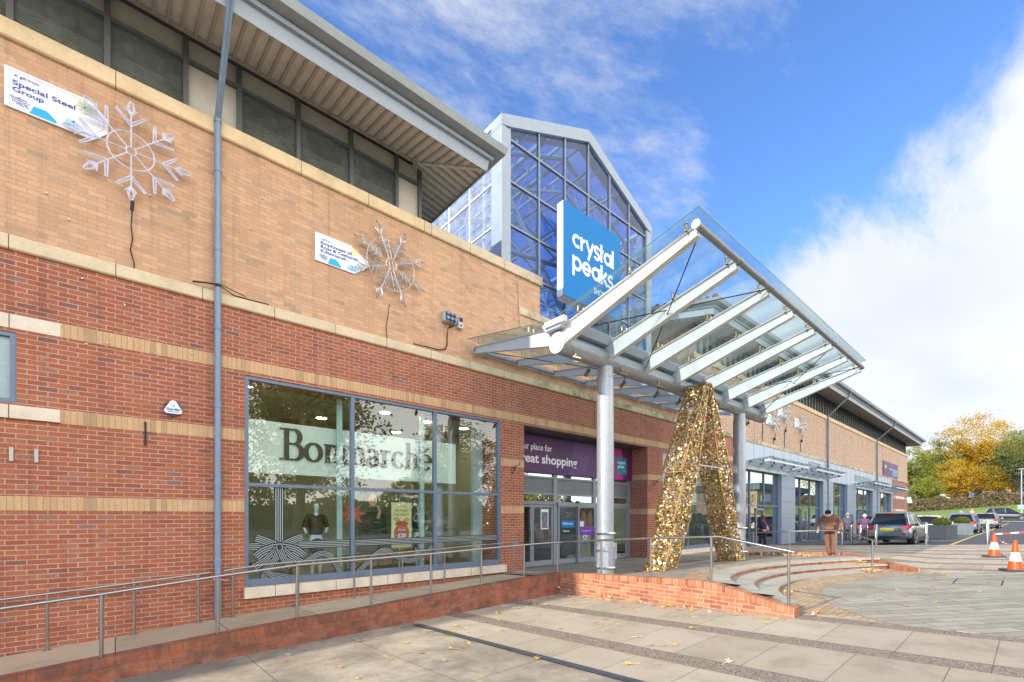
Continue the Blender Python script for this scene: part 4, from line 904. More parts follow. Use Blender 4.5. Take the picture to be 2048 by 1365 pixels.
# ------------------------------------------------------------------ canopy
cp = thing('entrance_canopy', 'large butterfly canopy of glass sheets on white steel fins over the entrance', 'canopy', (12.8, -3.2, -1.42))
TYc, TZc, TR = -3.2, 3.80, .225
def tz(x): return TZc
m = MB(); m.tube([(7.28, TYc, TZc), (18.55, TYc, TZc)], TR, 28); m.build('main_tube', M['silver'], cp, smooth=True)
m = MB(); m.tube([(7.262, TYc, TZc), (7.28, TYc, TZc)], TR+.006, 28); m.tube([(18.55, TYc, TZc), (18.57, TYc, TZc)], TR+.006, 28); m.build('end_cap', M['white'], cp, smooth=True)
for x in (8.97, 16.6):
    zb = Tz(x, TYc)+.0
    m = MB(); m.tube([(x, TYc, zb-.05), (x, TYc, TZc-.42)], .205, 28); o = m.build('column', M['silver'], cp, smooth=True)
    m = MB(); m.tube([(x, TYc, TZc-.42), (x, TYc, TZc-.18)], .19, 24); m.tube([(x, TYc, TZc-.45), (x, TYc, TZc-.42)], .215, 28); m.build('column_head', M['silver'], o, smooth=True)
    for z, r in ((zb+1.02, .275), (zb+.20, .275)):
        m = MB(); m.lathe((x, TYc, z), [(.205, -.008), (r-.01, -.018), (r, -.0), (r-.01, .018), (.205, .012)], 28); m.build('collar', M['chrome'], o, smooth=True)
m = MB(); m.tube([(8.97, TYc, -1.2), (8.97, TYc, -.72)], .235, 10); m.box(8.99, 9.10, TYc-.245, TYc-.2, -1.02, -.62); m.build('column_sleeve', M['silver'], cp)
OY, OZ, BY, BZ = -6.4, 4.80, -.12, 4.50
bx_ = [7.33+1.533*i for i in range(8)]
for i, x in enumerate(bx_):
    # front fin rises outward: tapered web with a flange on top
    w = MB(); d0, d1 = .40, .17; a = (TYc-.1, TZc+.30); b = (OY+.02, OZ+.05)
    w.prism([(x-.012, a[0], a[1]-d0), (x-.012, a[0], a[1]), (x-.012, b[0], b[1]), (x-.012, b[0], b[1]-d1)], (.024, 0, 0))
    w.prism([(x-.065, a[0], a[1]), (x-.065, a[0], a[1]+.014), (x-.065, b[0], b[1]+.014), (x-.065, b[0], b[1])], (.13, 0, 0))
    w.prism([(x-.065, a[0], a[1]-d0-.014), (x-.065, a[0], a[1]-d0), (x-.065, b[0], b[1]-d1), (x-.065, b[0], b[1]-d1-.014)], (.13, 0, 0))
    w.build('front_fin', M['white'], cp)
    w = MB(); a = (TYc+.1, TZc+.34); b = (BY, BZ+.06)
    w.prism([(x-.012, a[0], a[1]-.36), (x-.012, a[0], a[1]), (x-.012, b[0], b[1]), (x-.012, b[0], b[1]-.14)], (.024, 0, 0))
    w.prism([(x-.05, a[0], a[1]), (x-.05, a[0], a[1]+.014), (x-.05, b[0], b[1]+.014), (x-.05, b[0], b[1])], (.10, 0, 0))
    w.prism([(x-.05, a[0], a[1]-.374), (x-.05, a[0], a[1]-.36), (x-.05, b[0], b[1]-.14), (x-.05, b[0], b[1]-.154)], (.10, 0, 0))
    w.build('rear_fin', M['wgrey'], cp)
m = MB(); m.tube([(7.20, OY, OZ), (18.14, OY, OZ)], .062, 14)
for x in bx_[1:-1]+[9.9+.0]: m.tube([(x-.03, OY, OZ), (x+.03, OY, OZ)], .074, 14)
m.build('outer_tube', plain('dark_grey_tube', (.24, .25, .26), .4, .2, .05), cp, smooth=True)
m = MB(); m.tube([(7.165, OY, OZ), (7.196, OY, OZ)], .072, 16); m.build('end_cap', M['white'], cp, smooth=True)
m = MB(); m.tube([(7.3, BY, BZ), (18.15, BY, BZ)], .05, 12); m.build('rear_tube', MATS['blue_grey_pipe_paint'], cp, smooth=True)
# gutter between the two glass slopes
m = MB(); m.prism([(7.15, TYc-.30, TZc+.42), (7.15, TYc-.2, TZc+.27), (7.15, TYc+.25, TZc+.27), (7.15, TYc+.35, TZc+.42), (7.15, TYc+.35, TZc+.44), (7.15, TYc-.30, TZc+.44)], (11.45, 0, 0)); m.build('valley_gutter', M['cladl'], cp)
m = MB(); m.box(7.10, 7.2, TYc-.36, TYc+.22, TZc+.33, TZc+.45); m.build('gutter_end', M['white'], cp)
gzf = lambda y: TZc+.46+(OZ+.15-TZc-.46)*(TYc-.25-y)/(TYc-.25-OY); gzb = lambda y: TZc+.46+(BZ+.22-TZc-.46)*(y-TYc-.3)/(BY-TYc-.3)
xe = [7.06]+[x+.766 for x in bx_[:-1]]+[18.05]
for a, b in zip(xe, xe[1:]):
    m = MB(); y0, y1 = TYc-.27, OY-.11; m.prism([(a+.008, y0, gzf(y0)), (b-.008, y0, gzf(y0)), (b-.008, y1, gzf(y1)), (a+.008, y1, gzf(y1))], (0, 0, .014)); m.build('glass_sheet', M['cangl'], cp)
    m = MB(); y0, y1 = TYc+.33, BY-.0; m.prism([(a+.008, y0, gzb(y0)), (b-.008, y0, gzb(y0)), (b-.008, y1, gzb(y1)), (a+.008, y1, gzb(y1))], (0, 0, .014)); m.build('glass_sheet', M['cangl'], cp)
edge = MB()
y1 = OY-.112; edge.box(7.06, 18.05, y1-.004, y1, gzf(y1)-.004, gzf(y1)+.018)
edge.prism([(7.052, TYc-.27, gzf(TYc-.27)), (7.052, TYc-.27, gzf(TYc-.27)+.016), (7.052, y1, gzf(y1)+.016), (7.052, y1, gzf(y1))], (.006, 0, 0))
edge.prism([(7.052, TYc+.33, gzb(TYc+.33)), (7.052, TYc+.33, gzb(TYc+.33)+.016), (7.052, BY, gzb(BY)+.016), (7.052, BY, gzb(BY))], (.006, 0, 0))
edge.build('glass_edge', plain('green_glass_edge', (.06, .20, .17), .2, 0, 0), cp)
m = MB()
for x in bx_:
    for t in (.12, .55, .93):
        y = TYc-.27+(OY-TYc+.27)*t; z = gzf(y); m.tube([(x-.09, y, z-.10), (x-.09, y, z+.03)], .022, 8); m.tube([(x+.09, y, z-.10), (x+.09, y, z+.03)], .022, 8); m.bar((x-.12, y, z-.09), (x+.12, y, z-.09), .03, .02)
        m.tube([(x-.09, y, z+.018), (x-.09, y, z+.034)], .035, 10)
    for t in (.2, .9):
        y = TYc+.33+(BY-TYc-.33)*t; z = gzb(y); m.tube([(x-.08, y, z-.10), (x-.08, y, z+.03)], .02, 8); m.tube([(x+.08, y, z-.10), (x+.08, y, z+.03)], .02, 8); m.bar((x-.11, y, z-.09), (x+.11, y, z-.09), .03, .02)
m.build('glass_clamp', M['brass'], cp)
m = MB()
for a, b in (((bx_[0], OY, OZ-.05), (bx_[2], TYc-.2, TZc+.05)), ((bx_[2], OY, OZ), (bx_[0], TYc-.2, TZc+.2)), ((bx_[5], OY, OZ-.05), (bx_[7], TYc-.2, TZc+.05)), ((bx_[7], OY, OZ), (bx_[5], TYc-.2, TZc+.2)), ((bx_[0], BY, BZ), (bx_[2], TYc+.2, TZc)), ((bx_[7], BY, BZ), (bx_[5], TYc+.2, TZc))): m.tube([a, b], .011, 6)
m.build('bracing_rod', M['wire'], cp)
for i, (x, s_) in enumerate(((7.62, -1), (8.6, 1), (9.35, -1), (10.05, 1), (11.0, -1), (11.65, 1), (12.55, -1), (14.2, 1), (14.0+.6, -1), (15.75, -1), (17.4, -1), (17.9, 1), (12.9, 1))):
    m = MB(); y = TYc+s_*.19; z = TZc-.15; m.tube([(x, y, z), (x, y+s_*.05, z-.12)], .022, 8); m.tube([(x-.02, y+s_*.0, z-.13), (x+.05, y+s_*.16, z-.20)], .047, 12); m.build('spotlight', M['brass'], cp, smooth=True)

# ------------------------------------------------------------------ handrails
def rail(name, label, path, posts, r=.022, postr=.021, ends=True):
    t = thing(name, label, 'handrail', (posts[0][0], posts[0][1], posts[0][2]))
    m = MB(); m.tube(path, r, 12); m.build('rail', M['steel'], t, smooth=True)
    for x, y, zb, zt in posts:
        p = MB(); p.tube([(x, y, zb), (x, y, zt)], postr, 12); p.lathe((x, y, zb), [(.05, 0), (.05, .006), (.02, .008)], 12); p.build('post', M['steel'], t, smooth=True)
    return t
fz = [(-8, -1.75), (-2, -1.13), (-.98, -1.035), (-.13, -.967), (1.1, -.848), (2.19, -.762), (2.4, -.757), (4.59, -.715), (5.81, -.676), (7.03, -.640), (8.22, -.622)]
pz = [(2.42, -.622), (3.68, -.526), (4.93, -.436), (6.17, -.365), (6.31, -.356), (7.52, -.568)]
FY = -2.41
front = [(-6, FY, interp(-6, fz))]+[(x, FY, z) for x, z in fz[1:-1]]+[(8.1, FY, -.624), (8.2, FY-.1, -.618)]+[(8.2, -y, z) for y, z in pz[1:-1]]+[(8.2, -7.52, -.568)]
posts = [(x, FY, Rz(x, FY), interp(x, fz)-.01) for x in (-4.4, -2.8, -1.4, -.13, 1.1, 2.16, 3.38, 4.58, 5.80, 7.02, 8.13)]+[(8.2, -y, pt(8.2, -y)-.02, interp(y, pz)-.01) for y in (3.68, 4.93, 6.17, 7.44)]
rail('handrail', 'long stainless steel handrail on the low wall turning from the ramp down the steps', front, posts)
bz = [(-8, -1.9), (-1.27, -1.209), (.23, -1.104), (1.28, -1.02)]
rail('handrail', 'stainless steel handrail by the wall left of the blue downpipe', [(x, -.17, interp(x, bz)) for x in (-6, -3, -1.27, .23, 1.30)], [(x, -.17, Rz(x, -.17), interp(x, bz)-.01) for x in (-3, -.78, .24, 1.13)], .019, .019)
bz2 = [(1.52, -1.0), (2.2, -.935), (2.5, -.925), (3.96, -.888), (6.32, -.812), (7.5, -.765), (8.85, -.742)]
rail('handrail', 'stainless steel handrail by the wall under the big shop window', [(x, -.17, z) for x, z in bz2], [(x, -.17, Rz(x, -.17), interp(x, bz2)-.01) for x in (1.66, 2.82, 3.98, 5.15, 6.33, 7.5, 8.68)], .019, .019)
rr = [(17.0, -3.05, -.60), (17.05, -3.5, -.565), (17.2, -4.6, -.49), (17.25, -5.9, -.436), (17.2, -6.05, -.436), (14.35, -7.42, -.605)]
rail('handrail', 'stainless steel handrail at the far side of the curved steps', rr, [(17.05, -3.5, Tz(17, -3.5), -.57), (17.2, -4.6, Tz(17, -4.6), -.50), (17.25, -5.9, -1.27, -.445), (14.55, -7.33, Gz(14.5, -7.4), -.60)])

# ------------------------------------------------------------------ charity boards and snowflake lights
def tagboard(name, label, pts, y, d, lines, extra, big=True, loc=None):
    t = thing(name, label, 'sign board', loc)
    m = MB(); m.prism([(a, y, b) for a, b in pts], (0, d, 0)); m.build('board', M['signwhite'], t)
    cx = sum(p[0] for p in pts)/len(pts); cz = sum(p[1] for p in pts)/len(pts)
    m = MB(); inn = [(cx+(a-cx)*(1-.05/abs(a-cx) if abs(a-cx) > .1 else 1), cz+(b-cz)*(1-.04/abs(b-cz) if abs(b-cz) > .08 else 1)) for a, b in pts]
    m.tube([(a, y-.001, b) for a, b in inn], .0035, 4, closed=True); m.build('border_line', plain('light_blue_line', (.25, .45, .75), .5, 0, 0), t)
    for (s_, x, z, sz, w, off) in lines: text(s_, 'lettering', M['navy'], t, x, z, sz, y-.003, off=off, depth=.001, width=w)
    for (pp_, c, nm) in extra: mm = MB(); mm.prism([(a, y-.004, b) for a, b in pp_], (0, .003, 0)); mm.build('printed_shape', plain(nm, c, .5, 0, 0), t)
    return t
hexp = lambda cx, cz, r, k=1.: [(cx+r*k*cos(R(60*i+10)), cz+r*sin(R(60*i+10))) for i in range(6)]
def halfhex(x0, x1, z0, h): w = x1-x0; return [(x0, z0), (x1, z0), (x1-.0*w, z0+h*.25), (x1-.28*w, z0+h*.85), (x0+.62*w, z0+h), (x0+.15*w, z0+h*.95)]
CY_, YL, LB = (.0, .40, .78), (.75, .72, .35), (.35, .62, .85)
tb = tagboard('charity_board', 'white tag shaped board with the steel group name, nearest the left picture edge', [(-1.24, 6.105), (-.27, 6.10), (-.09, 6.30), (-.09, 6.52), (-.30, 6.715), (-1.24, 6.70)], -.035, .03,
    [('A gift from', -1.14, 6.585, .058, .26, .01), ('Special Steel', -1.16, 6.46, .10, .68, .022), ('Group', -1.16, 6.36, .10, .33, .022), ('a', -1.08, 6.295, .03, None, 0), ('Sheffield', -1.18, 6.265, .036, .17, .005), ("Children's", -1.17, 6.235, .036, .19, .005), ('Hospital', -1.16, 6.205, .036, .16, .005), ('Charity', -1.12, 6.175, .036, .14, .005), ('4', -.52, 6.235, .06, .04, .02), ('years', -.56, 6.19, .042, .12, .01)],
    [(halfhex(-.98, -.69, 6.125, .13), CY_, 'cyan_print'), (hexp(-.37, 6.56, .12, .9), YL, 'yellow_print'), ([(-.62, 6.14), (-.38, 6.14), (-.40, 6.22), (-.48, 6.29), (-.58, 6.28)], LB, 'light_blue_print')], loc=(-.66, 0, 6.1))
a = MB()
for k in range(8): an = R(45*k); a.bar((-.37, -.042, 6.56), (-.37+.085*cos(an), -.042, 6.56+.09*sin(an)), .012, .002, (0, 1, 0))
a.build('printed_shape', plain('light_blue_print', LB, .5, 0, 0), tb)
tagboard('charity_board', 'white tag shaped board with the employees name beside the middle snowflake', [(3.19, 5.45), (4.05, 5.445), (4.36, 5.70), (4.36, 5.80), (3.95, 6.045), (3.19, 6.045)], -.035, .03,
    [('A gift from', 3.30, 5.925, .05, .22, .01), ('Employees of', 3.30, 5.83, .09, .68, .022), ('Ross & Catherall,', 3.30, 5.745, .09, .83, .022), ('Killamarsh', 3.30, 5.66, .09, .55, .022), ('a', 3.38, 5.615, .03, None, 0), ('Sheffield', 3.28, 5.59, .032, .16, .005), ("Children's", 3.28, 5.565, .032, .17, .005), ('Hospital', 3.29, 5.54, .032, .15, .005), ('Charity', 3.32, 5.515, .032, .13, .005), ('2', 3.97, 5.555, .055, .035, .02), ('years', 3.93, 5.51, .036, .11, .01)],
    [(halfhex(3.46, 3.74, 5.465, .14), CY_, 'cyan_print'), (hexp(4.02, 5.90, .09, .9), YL, 'yellow_print'), ([(3.86, 5.48), (4.12, 5.48), (4.10, 5.56), (4.0, 5.62), (3.9, 5.6)], LB, 'light_blue_print')], loc=(3.77, 0, 5.45))
def flake_a(cx, cz, sc, y=-.13):
    m = MB(); P_ = lambda r, a: (cx+sc*r*cos(a), y, cz+sc*r*sin(a)); rr_ = .0118
    m.tube([P_(.30, 2*pi*k/28) for k in range(28)], rr_, 6, closed=True); m.tube([P_(.065, 2*pi*k/12) for k in range(12)], rr_, 6, closed=True)
    for k in range(8):
        a = pi/2+pi/4*k; m.tube([P_(.065, a), P_(.60, a)], rr_, 6)
        for r0, r1, sp, lp in ((.40, .64, .31, 1), (.58, .68, .12, 0)):
            for s_ in (-1, 1): m.tube([P_(r0, a), P_(r1, a+s_*sp)], rr_, 6); 
            if lp:
                for s_ in (-1, 1): m.tube([P_(r0+.055, a), P_(r1+.01, a+s_*(sp-.035))], rr_*.8, 6)
        m.tube([P_(.60, a), P_(.68, a+.07), P_(.78, a+.03), P_(.80, a), P_(.78, a-.03), P_(.68, a-.07), P_(.60, a)], rr_, 6)
        m.tube([P_(.62, a), P_(.70, a+.04), P_(.76, a), P_(.70, a-.04), P_(.62, a)], rr_*.6, 6)
    return m
def flake_b(cx, cz, sc, y=-.10):
    m = MB(); P_ = lambda r, a: (cx+sc*r*cos(a), y, cz+sc*r*sin(a)); rr_ = .0115
    m.tube([P_(.60, 2*pi*k/40) for k in range(40)], rr_*.7, 6, closed=True); m.tube([P_(.13, 2*pi*k/16) for k in range(16)], rr_*1.3, 6, closed=True)
    for dx in (-.045, .045): m.tube([(cx+dx-.12, y+.02, cz+sc*.58), (cx+dx+.14, y+.02, cz-sc*.58)], rr_*.8, 6)
    for k in range(8):
        a = R(68)+pi/4*k; m.tube([P_(.13, a), P_(.66, a)], rr_, 6)
        for r0, r1, sp in ((.24, .42, .36), (.34, .52, .30), (.44, .62, .25)):
            for s_ in (-1, 1): m.tube([P_(r0, a), P_(r1, a+s_*sp), P_(r0+.05, a)], rr_*1.2, 6)
        m.tube([P_(.66, a), P_(.80, a+.11), P_(.95, a), P_(.80, a-.11), P_(.66, a)], rr_*1.3, 6); m.tube([P_(.70, a), P_(.78, a+.06), P_(.88, a), P_(.78, a-.06), P_(.70, a)], rr_*.8, 6)
    return m
t = thing('snowflake_light', 'large pale rope light snowflake overlapping the board at the left', 'snowflake light', (.2, -.13, 5.3), 'rope light snowflakes on the wall')
flake_a(.20, 6.11, 1.02).build('rope_frame', M['tape'], t, smooth=True)
m = MB(); m.tube([(.22, -.1, 5.3), (.21, -.08, 5.15)], .026, 8); m.tube([(.22, -.1, 5.22), (.20, -.05, 4.9), (.22, -.03, 4.7), (.19, -.03, 4.5), (.24, -.04, 4.3), (.24, -.05, 4.2)], .010, 6); m.build('power_cable', M['wire'], t)
t = thing('snowflake_light', 'thin grey rope light snowflake with diamond tips beside the middle board', 'snowflake light', (4.88, -.1, 5.0), 'rope light snowflakes on the wall')
flake_b(4.90, 5.93, 1.0).build('rope_frame', plain('grey_rope_light', (.62, .62, .61), .35, .6, .1), t, smooth=True)
m = MB(); m.tube([(4.86, -.08, 5.0), (4.84, -.04, 4.7), (4.80, -.03, 4.45), (4.82, -.05, 4.2)], .009, 6); m.build('power_cable', M['wire'], t)
for i, (x, z, wb, lab) in enumerate(((24.95, 5.9, 0, 'small snowflake light half hidden behind the second canopy column'), (28.98, 5.55, 1, 'small snowflake light with a white board, leftmost of the three on the far tan wall'), (30.75, 6.25, 1, 'small snowflake light with a white board, highest on the far tan wall'), (33.65, 5.95, 1, 'small snowflake light with a white board, rightmost on the far tan wall'))):
    t = thing('snowflake_light', lab, 'snowflake light', (x, -.15, z-.8), 'rope light snowflakes on the wall')
    flake_b(x, z, .78, -.18).build('rope_frame', MATS['grey_rope_light'], t); m = MB(); m.tube([(x, -.15, z-.7), (x+.03, -.04, z-1.0), (x-.02, -.03, 4.6), (x, -.05, 4.2)], .018, 6); m.tube([(x, -.1, z-.95), (x, -.1, z-1.1)], .045, 6); m.build('power_cable', M['wire'], t)
    if wb:
        bt = thing('charity_board', 'small white board left of the %s far snowflake' % ['', 'first', 'highest', 'last'][i], 'sign board', (x-.95, 0, z-.3), 'white boards on the far wall')
        m = MB(); m.prism([(x-1.2, -.05, z-.28), (x-.35, -.05, z-.28), (x-.1, -.05, z-.02), (x-.1, -.05, z+.1), (x-.45, -.05, z+.34), (x-1.2, -.05, z+.34)], (0, .03, 0)); m.build('board', M['signwhite'], bt)
        text('A gift from', 'lettering', M['navy'], bt, x-1.1, z+.18, .09, -.055, depth=.001); m = MB(); m.box(x-.9, x-.6, -.054, -.05, z-.26, z-.14); m.build('printed_shape', MATS['cyan_print'], bt)
m = MB(); m.tube([(27.3, -.03, 6.0), (27.35, -.03, 5.2), (27.3, -.04, 4.25)], .018, 6); tag(m.build('cable', M['wire']), 'thin black cable hanging on the far tan wall left of the small boards', 'cable')
bn = thing('wall_banner', 'dark purple and blue banner high on the far end of the building', 'banner', (61.5, 0, 4.1))
m = MB(); m.box(58.1, 65.4, -.06, -.01, 4.12, 5.68); m.build('banner_face', plain('banner_purple', (.13, .045, .17), .5, 0, .5, .6), bn)
m = MB(); m.box(58.4, 60.6, -.066, -.06, 4.4, 5.45); m.build('printed_shape', plain('banner_dark', (.055, .06, .085), .5, 0, .3), bn)
m = MB(); m.box(62.6, 65.2, -.066, -.06, 4.35, 5.1); m.build('printed_shape', plain('banner_blue', (.12, .30, .45), .5, 0, .3, 3), bn)
text('Open', 'lettering', M['signwhite'], bn, 58.6, 5.0, .5, -.07, off=.01, depth=.002); text('Your place', 'lettering', M['signwhite'], bn, 60.8, 4.9, .35, -.07, depth=.002, width=1.5); text('7 days', 'lettering', plain('orange_print', (.5, .15, .05), .5, 0, 0), bn, 58.6, 4.5, .4, -.07, depth=.002)

# ------------------------------------------------------------------ awnings on the far shop fronts
def awning(x0, x1, z, label, dep=1.25):
    t = thing('glass_awning', label, 'awning', ((x0+x1)/2, 0, z-.3), 'glass awnings on the shop fronts')
    n = 4; f = MB(); f.box(x0, x1, -.16, -.02, z-.28, z-.12)
    for k in range(n+1): x = x0+.1+(x1-x0-.2)*k/n; f.prism([(x-.04, -.05, z-.20), (x-.04, -.05, z-.02), (x-.04, -dep, z+.12), (x-.04, -dep, z+.05)], (.08, 0, 0))
    f.box(x0, x1, -dep-.03, -dep+.03, z+.03, z+.13); f.build('bracket_frame', M['white'], t)
    g = MB(); g.prism([(x0-.15, .0, z+.10), (x1+.15, .0, z+.10), (x1+.15, -dep-.2, z+.24), (x0-.15, -dep-.2, z+.24)], (0, 0, .015)); g.build('glass_sheet', M['cangl'], t)
    c = MB()
    for k in range(n+1):
        x = x0+.1+(x1-x0-.2)*k/n
        for yy in (-.35, -dep*.8): c.tube([(x-.12, yy, z-.02), (x-.12, yy, z+.12)], .03, 6); c.tube([(x+.12, yy, z-.02), (x+.12, yy, z+.12)], .03, 6)
    c.build('glass_clamp', M['black'], t)
awning(24.8, 30.9, 2.80, 'glass awning on white brackets nearest the canopy column'); awning(32.2, 38.3, 2.80, 'glass awning on white brackets left of the near far downpipe', 1.3)
awning(46.9, 53.4, 2.70, 'glass awning on white brackets right of the slatted vent', 1.4); awning(56.0, 62.3, 2.70, 'glass awning on white brackets below the purple banner', 1.4)

# ------------------------------------------------------------------ golden tree-shaped arch
GR = thing('gold_arch', 'gold walk-through arch of two leaning tiered legs covered in shiny discs', 'sculpture', (12.9, -3.75, Tz(12.9, -3.75)))
gold = []
for i, (c, r_, mt) in enumerate((((.72, .50, .19), .30, .75), ((.55, .36, .11), .34, .75), ((.88, .76, .46), .28, .7), ((.70, .68, .60), .22, .85), ((.30, .18, .06), .38, .7))): gold.append(plain('gold_disc%d' % i, c, r_, mt, 0))
bronze = plain('gold_bar', (.52, .32, .13), .4, .6, .1)
Y0, Y1 = -4.0, -3.45; rnd = random.Random(3)
def leg(side):
    # outer / inner edges in x at heights z (relative), three tiers that flare like tree branches
    gz_ = Tz(12.9, -3.8); s_ = -1 if side == 0 else 1
    tiers = [(5.15, 2.56, .00, .16, .66, 1.53), (2.75, 1.27, .56, 1.18, 1.22, 1.92), (1.45, .0, 1.02, 1.66, 1.82, 2.38)]
    bars, discs = MB(), MB()
    for zt, zb, it, ot, ib, ob in tiers:
        c = {}
        for k, (z, i_, o_) in enumerate(((zt, it, ot), (zb, ib, ob))):
            for q, (d, y) in enumerate(((i_, Y0), (o_, Y0), (o_, Y1), (i_, Y1))): c[k, q] = Vector((12.64+s_*d, y, gz_+z))
        for q in range(4):
            bars.bar(c[0, q], c[1, q], .036, .036); 
            for t in (0, .33, .66, 1): bars.bar(c[0, q].lerp(c[1, q], t), c[0, (q+1) % 4].lerp(c[1, (q+1) % 4], t), .018, .018)
            for t in (.25, .5, .75): bars.bar(c[0, q].lerp(c[0, (q+1) % 4], t), c[1, q].lerp(c[1, (q+1) % 4], t), .010, .010)
            A, B, C_, D_ = c[0, q], c[0, (q+1) % 4], c[1, (q+1) % 4], c[1, q]
            nrm = (B-A).cross(D_-A).normalized(); area = ((C_-D_).length+(B-A).length)/2*(D_-A).length
            for _ in range(int(area*680)):
                u, v = rnd.random(), rnd.random(); p = A.lerp(B, u).lerp(D_.lerp(C_, u), v)+nrm*rnd.uniform(-.035, .025)
                r = rnd.choice((.013, .018, .022, .026, .032)); ax = Vector((rnd.gauss(0, 1), rnd.gauss(0, 1), rnd.gauss(0, .5)+.001)).normalized()*.8+nrm*rnd.choice((-1, 1)); ax.normalize()
                a = ax.orthogonal().normalized()*r; b = ax.cross(a); 
                discs.poly([p+a*cos(pi/3*k)+b*sin(pi/3*k) for k in range(6)], rnd.choices(range(5), (5, 5, 3, 3, 4))[0])
    bars.build('leg_frame', bronze, GR); discs.build('disc_cladding', gold, GR)['kind'] = 'stuff'
leg(0); leg(1)
m = MB(); z = Tz(12.9, -3.8); m.bar((12.0, Y0, z+2.8), (13.5, Y0, z+2.8), .03, .03); m.build('cross_bar', M['steel'], GR)
m = MB(); m.box(10.0, 11.2, Y0-.2, Y1+.1, z, z+.015); m.box(14.2, 15.3, Y0-.1, Y1+.1, z, z+.015); m.build('base_plate', bronze, GR)
m = MB(); m.tube([(12.75, -3.8, z+5.15), (12.6, -3.42, z+5.3), (12.6, -3.2, 4.05), (12.6, -2.98, 3.8), (12.6, -3.2, 3.56), (12.7, -3.7, z+5.2)], .01, 6); m.build('tie_wire', M['steel'], GR)

# ------------------------------------------------------------------ inside the big window
sg = thing('shop_name_board', 'pale panel with large dark serif shop name behind the big window glass', 'sign', (4.6, .62, .91))
m = MB(); m.box(1.97, 7.2, .62, .66, .92, 2.03); m.build('panel', plain('pale_green_panel', (.62, .70, .64), .6, 0, .06), sg)
m = MB(); L0 = serif(MB(), 'Bonmarche', 0, 0, 1, 0); serif(m, 'Bonmarche', 2.66, 1.24, (6.42-2.66)/L0, .58, .04); m.build('lettering', plain('dark_letters', (.035, .032, .02), .5, 0, .2), sg)
m = MB(); m.tube([(2.6, .64, 2.03), (2.6, .64, 2.8)], .006, 6); m.tube([(6.9, .64, 2.03), (6.9, .64, 2.8)], .006, 6); m.build('hanging_wire', M['wire'], sg)
lamp = plain('lamp_glow', (1, .88, .45), .5, 0, 0, emit=42.)
for i, (u_x, yy) in enumerate(((2.1, .95), (5.45, 1.4), (6.9, 1.7), (8.3, 1.8), (4.4, 3.2), (7.0, 3.8))):
    t = thing('ceiling_light', 'round warm downlight in the shop ceiling, number from the left %d' % i, 'light', (u_x, yy, 2.78), 'round downlights in the shop ceiling')
    t['label'] = ['round warm downlight at the upper left corner of the big window', 'round warm downlight above the letters a and r of the shop name', 'round warm downlight left of the silver column head', 'round warm downlight at the far right in the big window', 'round warm downlight deeper in the shop behind the left pane', 'round warm downlight deeper in the shop behind the right pane'][i]
    m = MB(); m.lathe((u_x, yy, 2.79), [(.17, .03), (.17, 0), (.14, -.005)], 20); m.build('trim_ring', M['white'], t); m = MB(); m.lathe((u_x, yy, 2.782), [(.135, 0), (.135, .004)], 20); m.build('lens', lamp, t)
m = MB(); m.tube([(6.95, 1.15, -1.5), (6.95, 1.15, 2.85)], .17, 24); tag(m.build('indoor_column', M['silver'], smooth=True), 'round silver column standing inside the big shop window', 'column')
m = MB(); m.box(8.0, 8.95, .9, 1.0, -1.45, 2.8); tag(m.build('window_backdrop', plain('pale_backdrop', (.48, .60, .62), .5, 0, .08)), 'pale blue display screen behind the right pane of the big window', 'screen')
m = MB(); m.box(3.83, 3.95, .45, .5, -1.4, 2.7); m.box(5.98, 6.1, .45, .5, -1.4, 2.7); tag(m.build('glass_fin', plain('glass_fin', (.42, .58, .55), .2, 0, .05)), 'pale green upright glass fins behind the window mullions', 'glass fin')
# striped ribbon printed on the glass
rb = thing('ribbon_decal', 'black and white striped ribbon and bow printed across the big window', 'window decal', (2.52, .06, -1.2))
blk, wh = MB(), MB(); yg = .072
def ribbon(pts, w, n=5):
    global yg; yg -= .0012
    pts = [Vector(p) for p in pts]
    if len(pts) > 2:      # smooth the curl
        q = [pts[0]]+pts+[pts[-1]]; out_ = []
        for i in range(1, len(q)-2):
            for t in (0, .2, .4, .6, .8): out_.append(.5*((2*q[i])+(-q[i-1]+q[i+1])*t+(2*q[i-1]-5*q[i]+4*q[i+1]-q[i+2])*t*t+(-q[i-1]+3*q[i]-3*q[i+1]+q[i+2])*t**3))
        pts = out_+[pts[-1]]
    cuts = [0.]
    for k in range(2*n-1): cuts.append(cuts[-1]+(.62 if k % 2 == 0 else .38))
    for side in range(2*n-1):
        o0, o1 = -w/2+w*cuts[side]/cuts[-1], -w/2+w*cuts[side+1]/cuts[-1]; tgt = blk if side % 2 == 0 else wh
        for i in range(len(pts)-1):
            def nn(k): a = pts[max(k-1, 0)]; b = pts[min(k+1, len(pts)-1)]; d = (b-a).normalized(); return Vector((-d.y, d.x))
            a0, a1, b0, b1 = pts[i]+nn(i)*o0, pts[i]+nn(i)*o1, pts[i+1]+nn(i+1)*o0, pts[i+1]+nn(i+1)*o1
            tgt.quad(*[(p.x, yg, p.y) for p in (a0, b0, b1, a1)])
ribbon([(2.52, .60), (2.52, -.55)], .19); ribbon([(1.96, -.59), (2.25, -.59)], .17); ribbon([(2.8, -.59), (3.97, -.59)], .17); ribbon([(4.10, -.59), (6.12, -.59)], .16); ribbon([(6.24, -.59), (8.25, -.59)], .16)
K = (2.52, -.62)
ribbon([K, (2.4, -.55), (2.25, -.48), (2.10, -.42)], .17); ribbon([K, (2.65, -.55), (2.8, -.48), (2.98, -.42)], .17)
ribbon([K, (2.38, -.64), (2.22, -.70), (2.10, -.80)], .20); ribbon([K, (2.66, -.64), (2.84, -.70), (2.98, -.82)], .20)
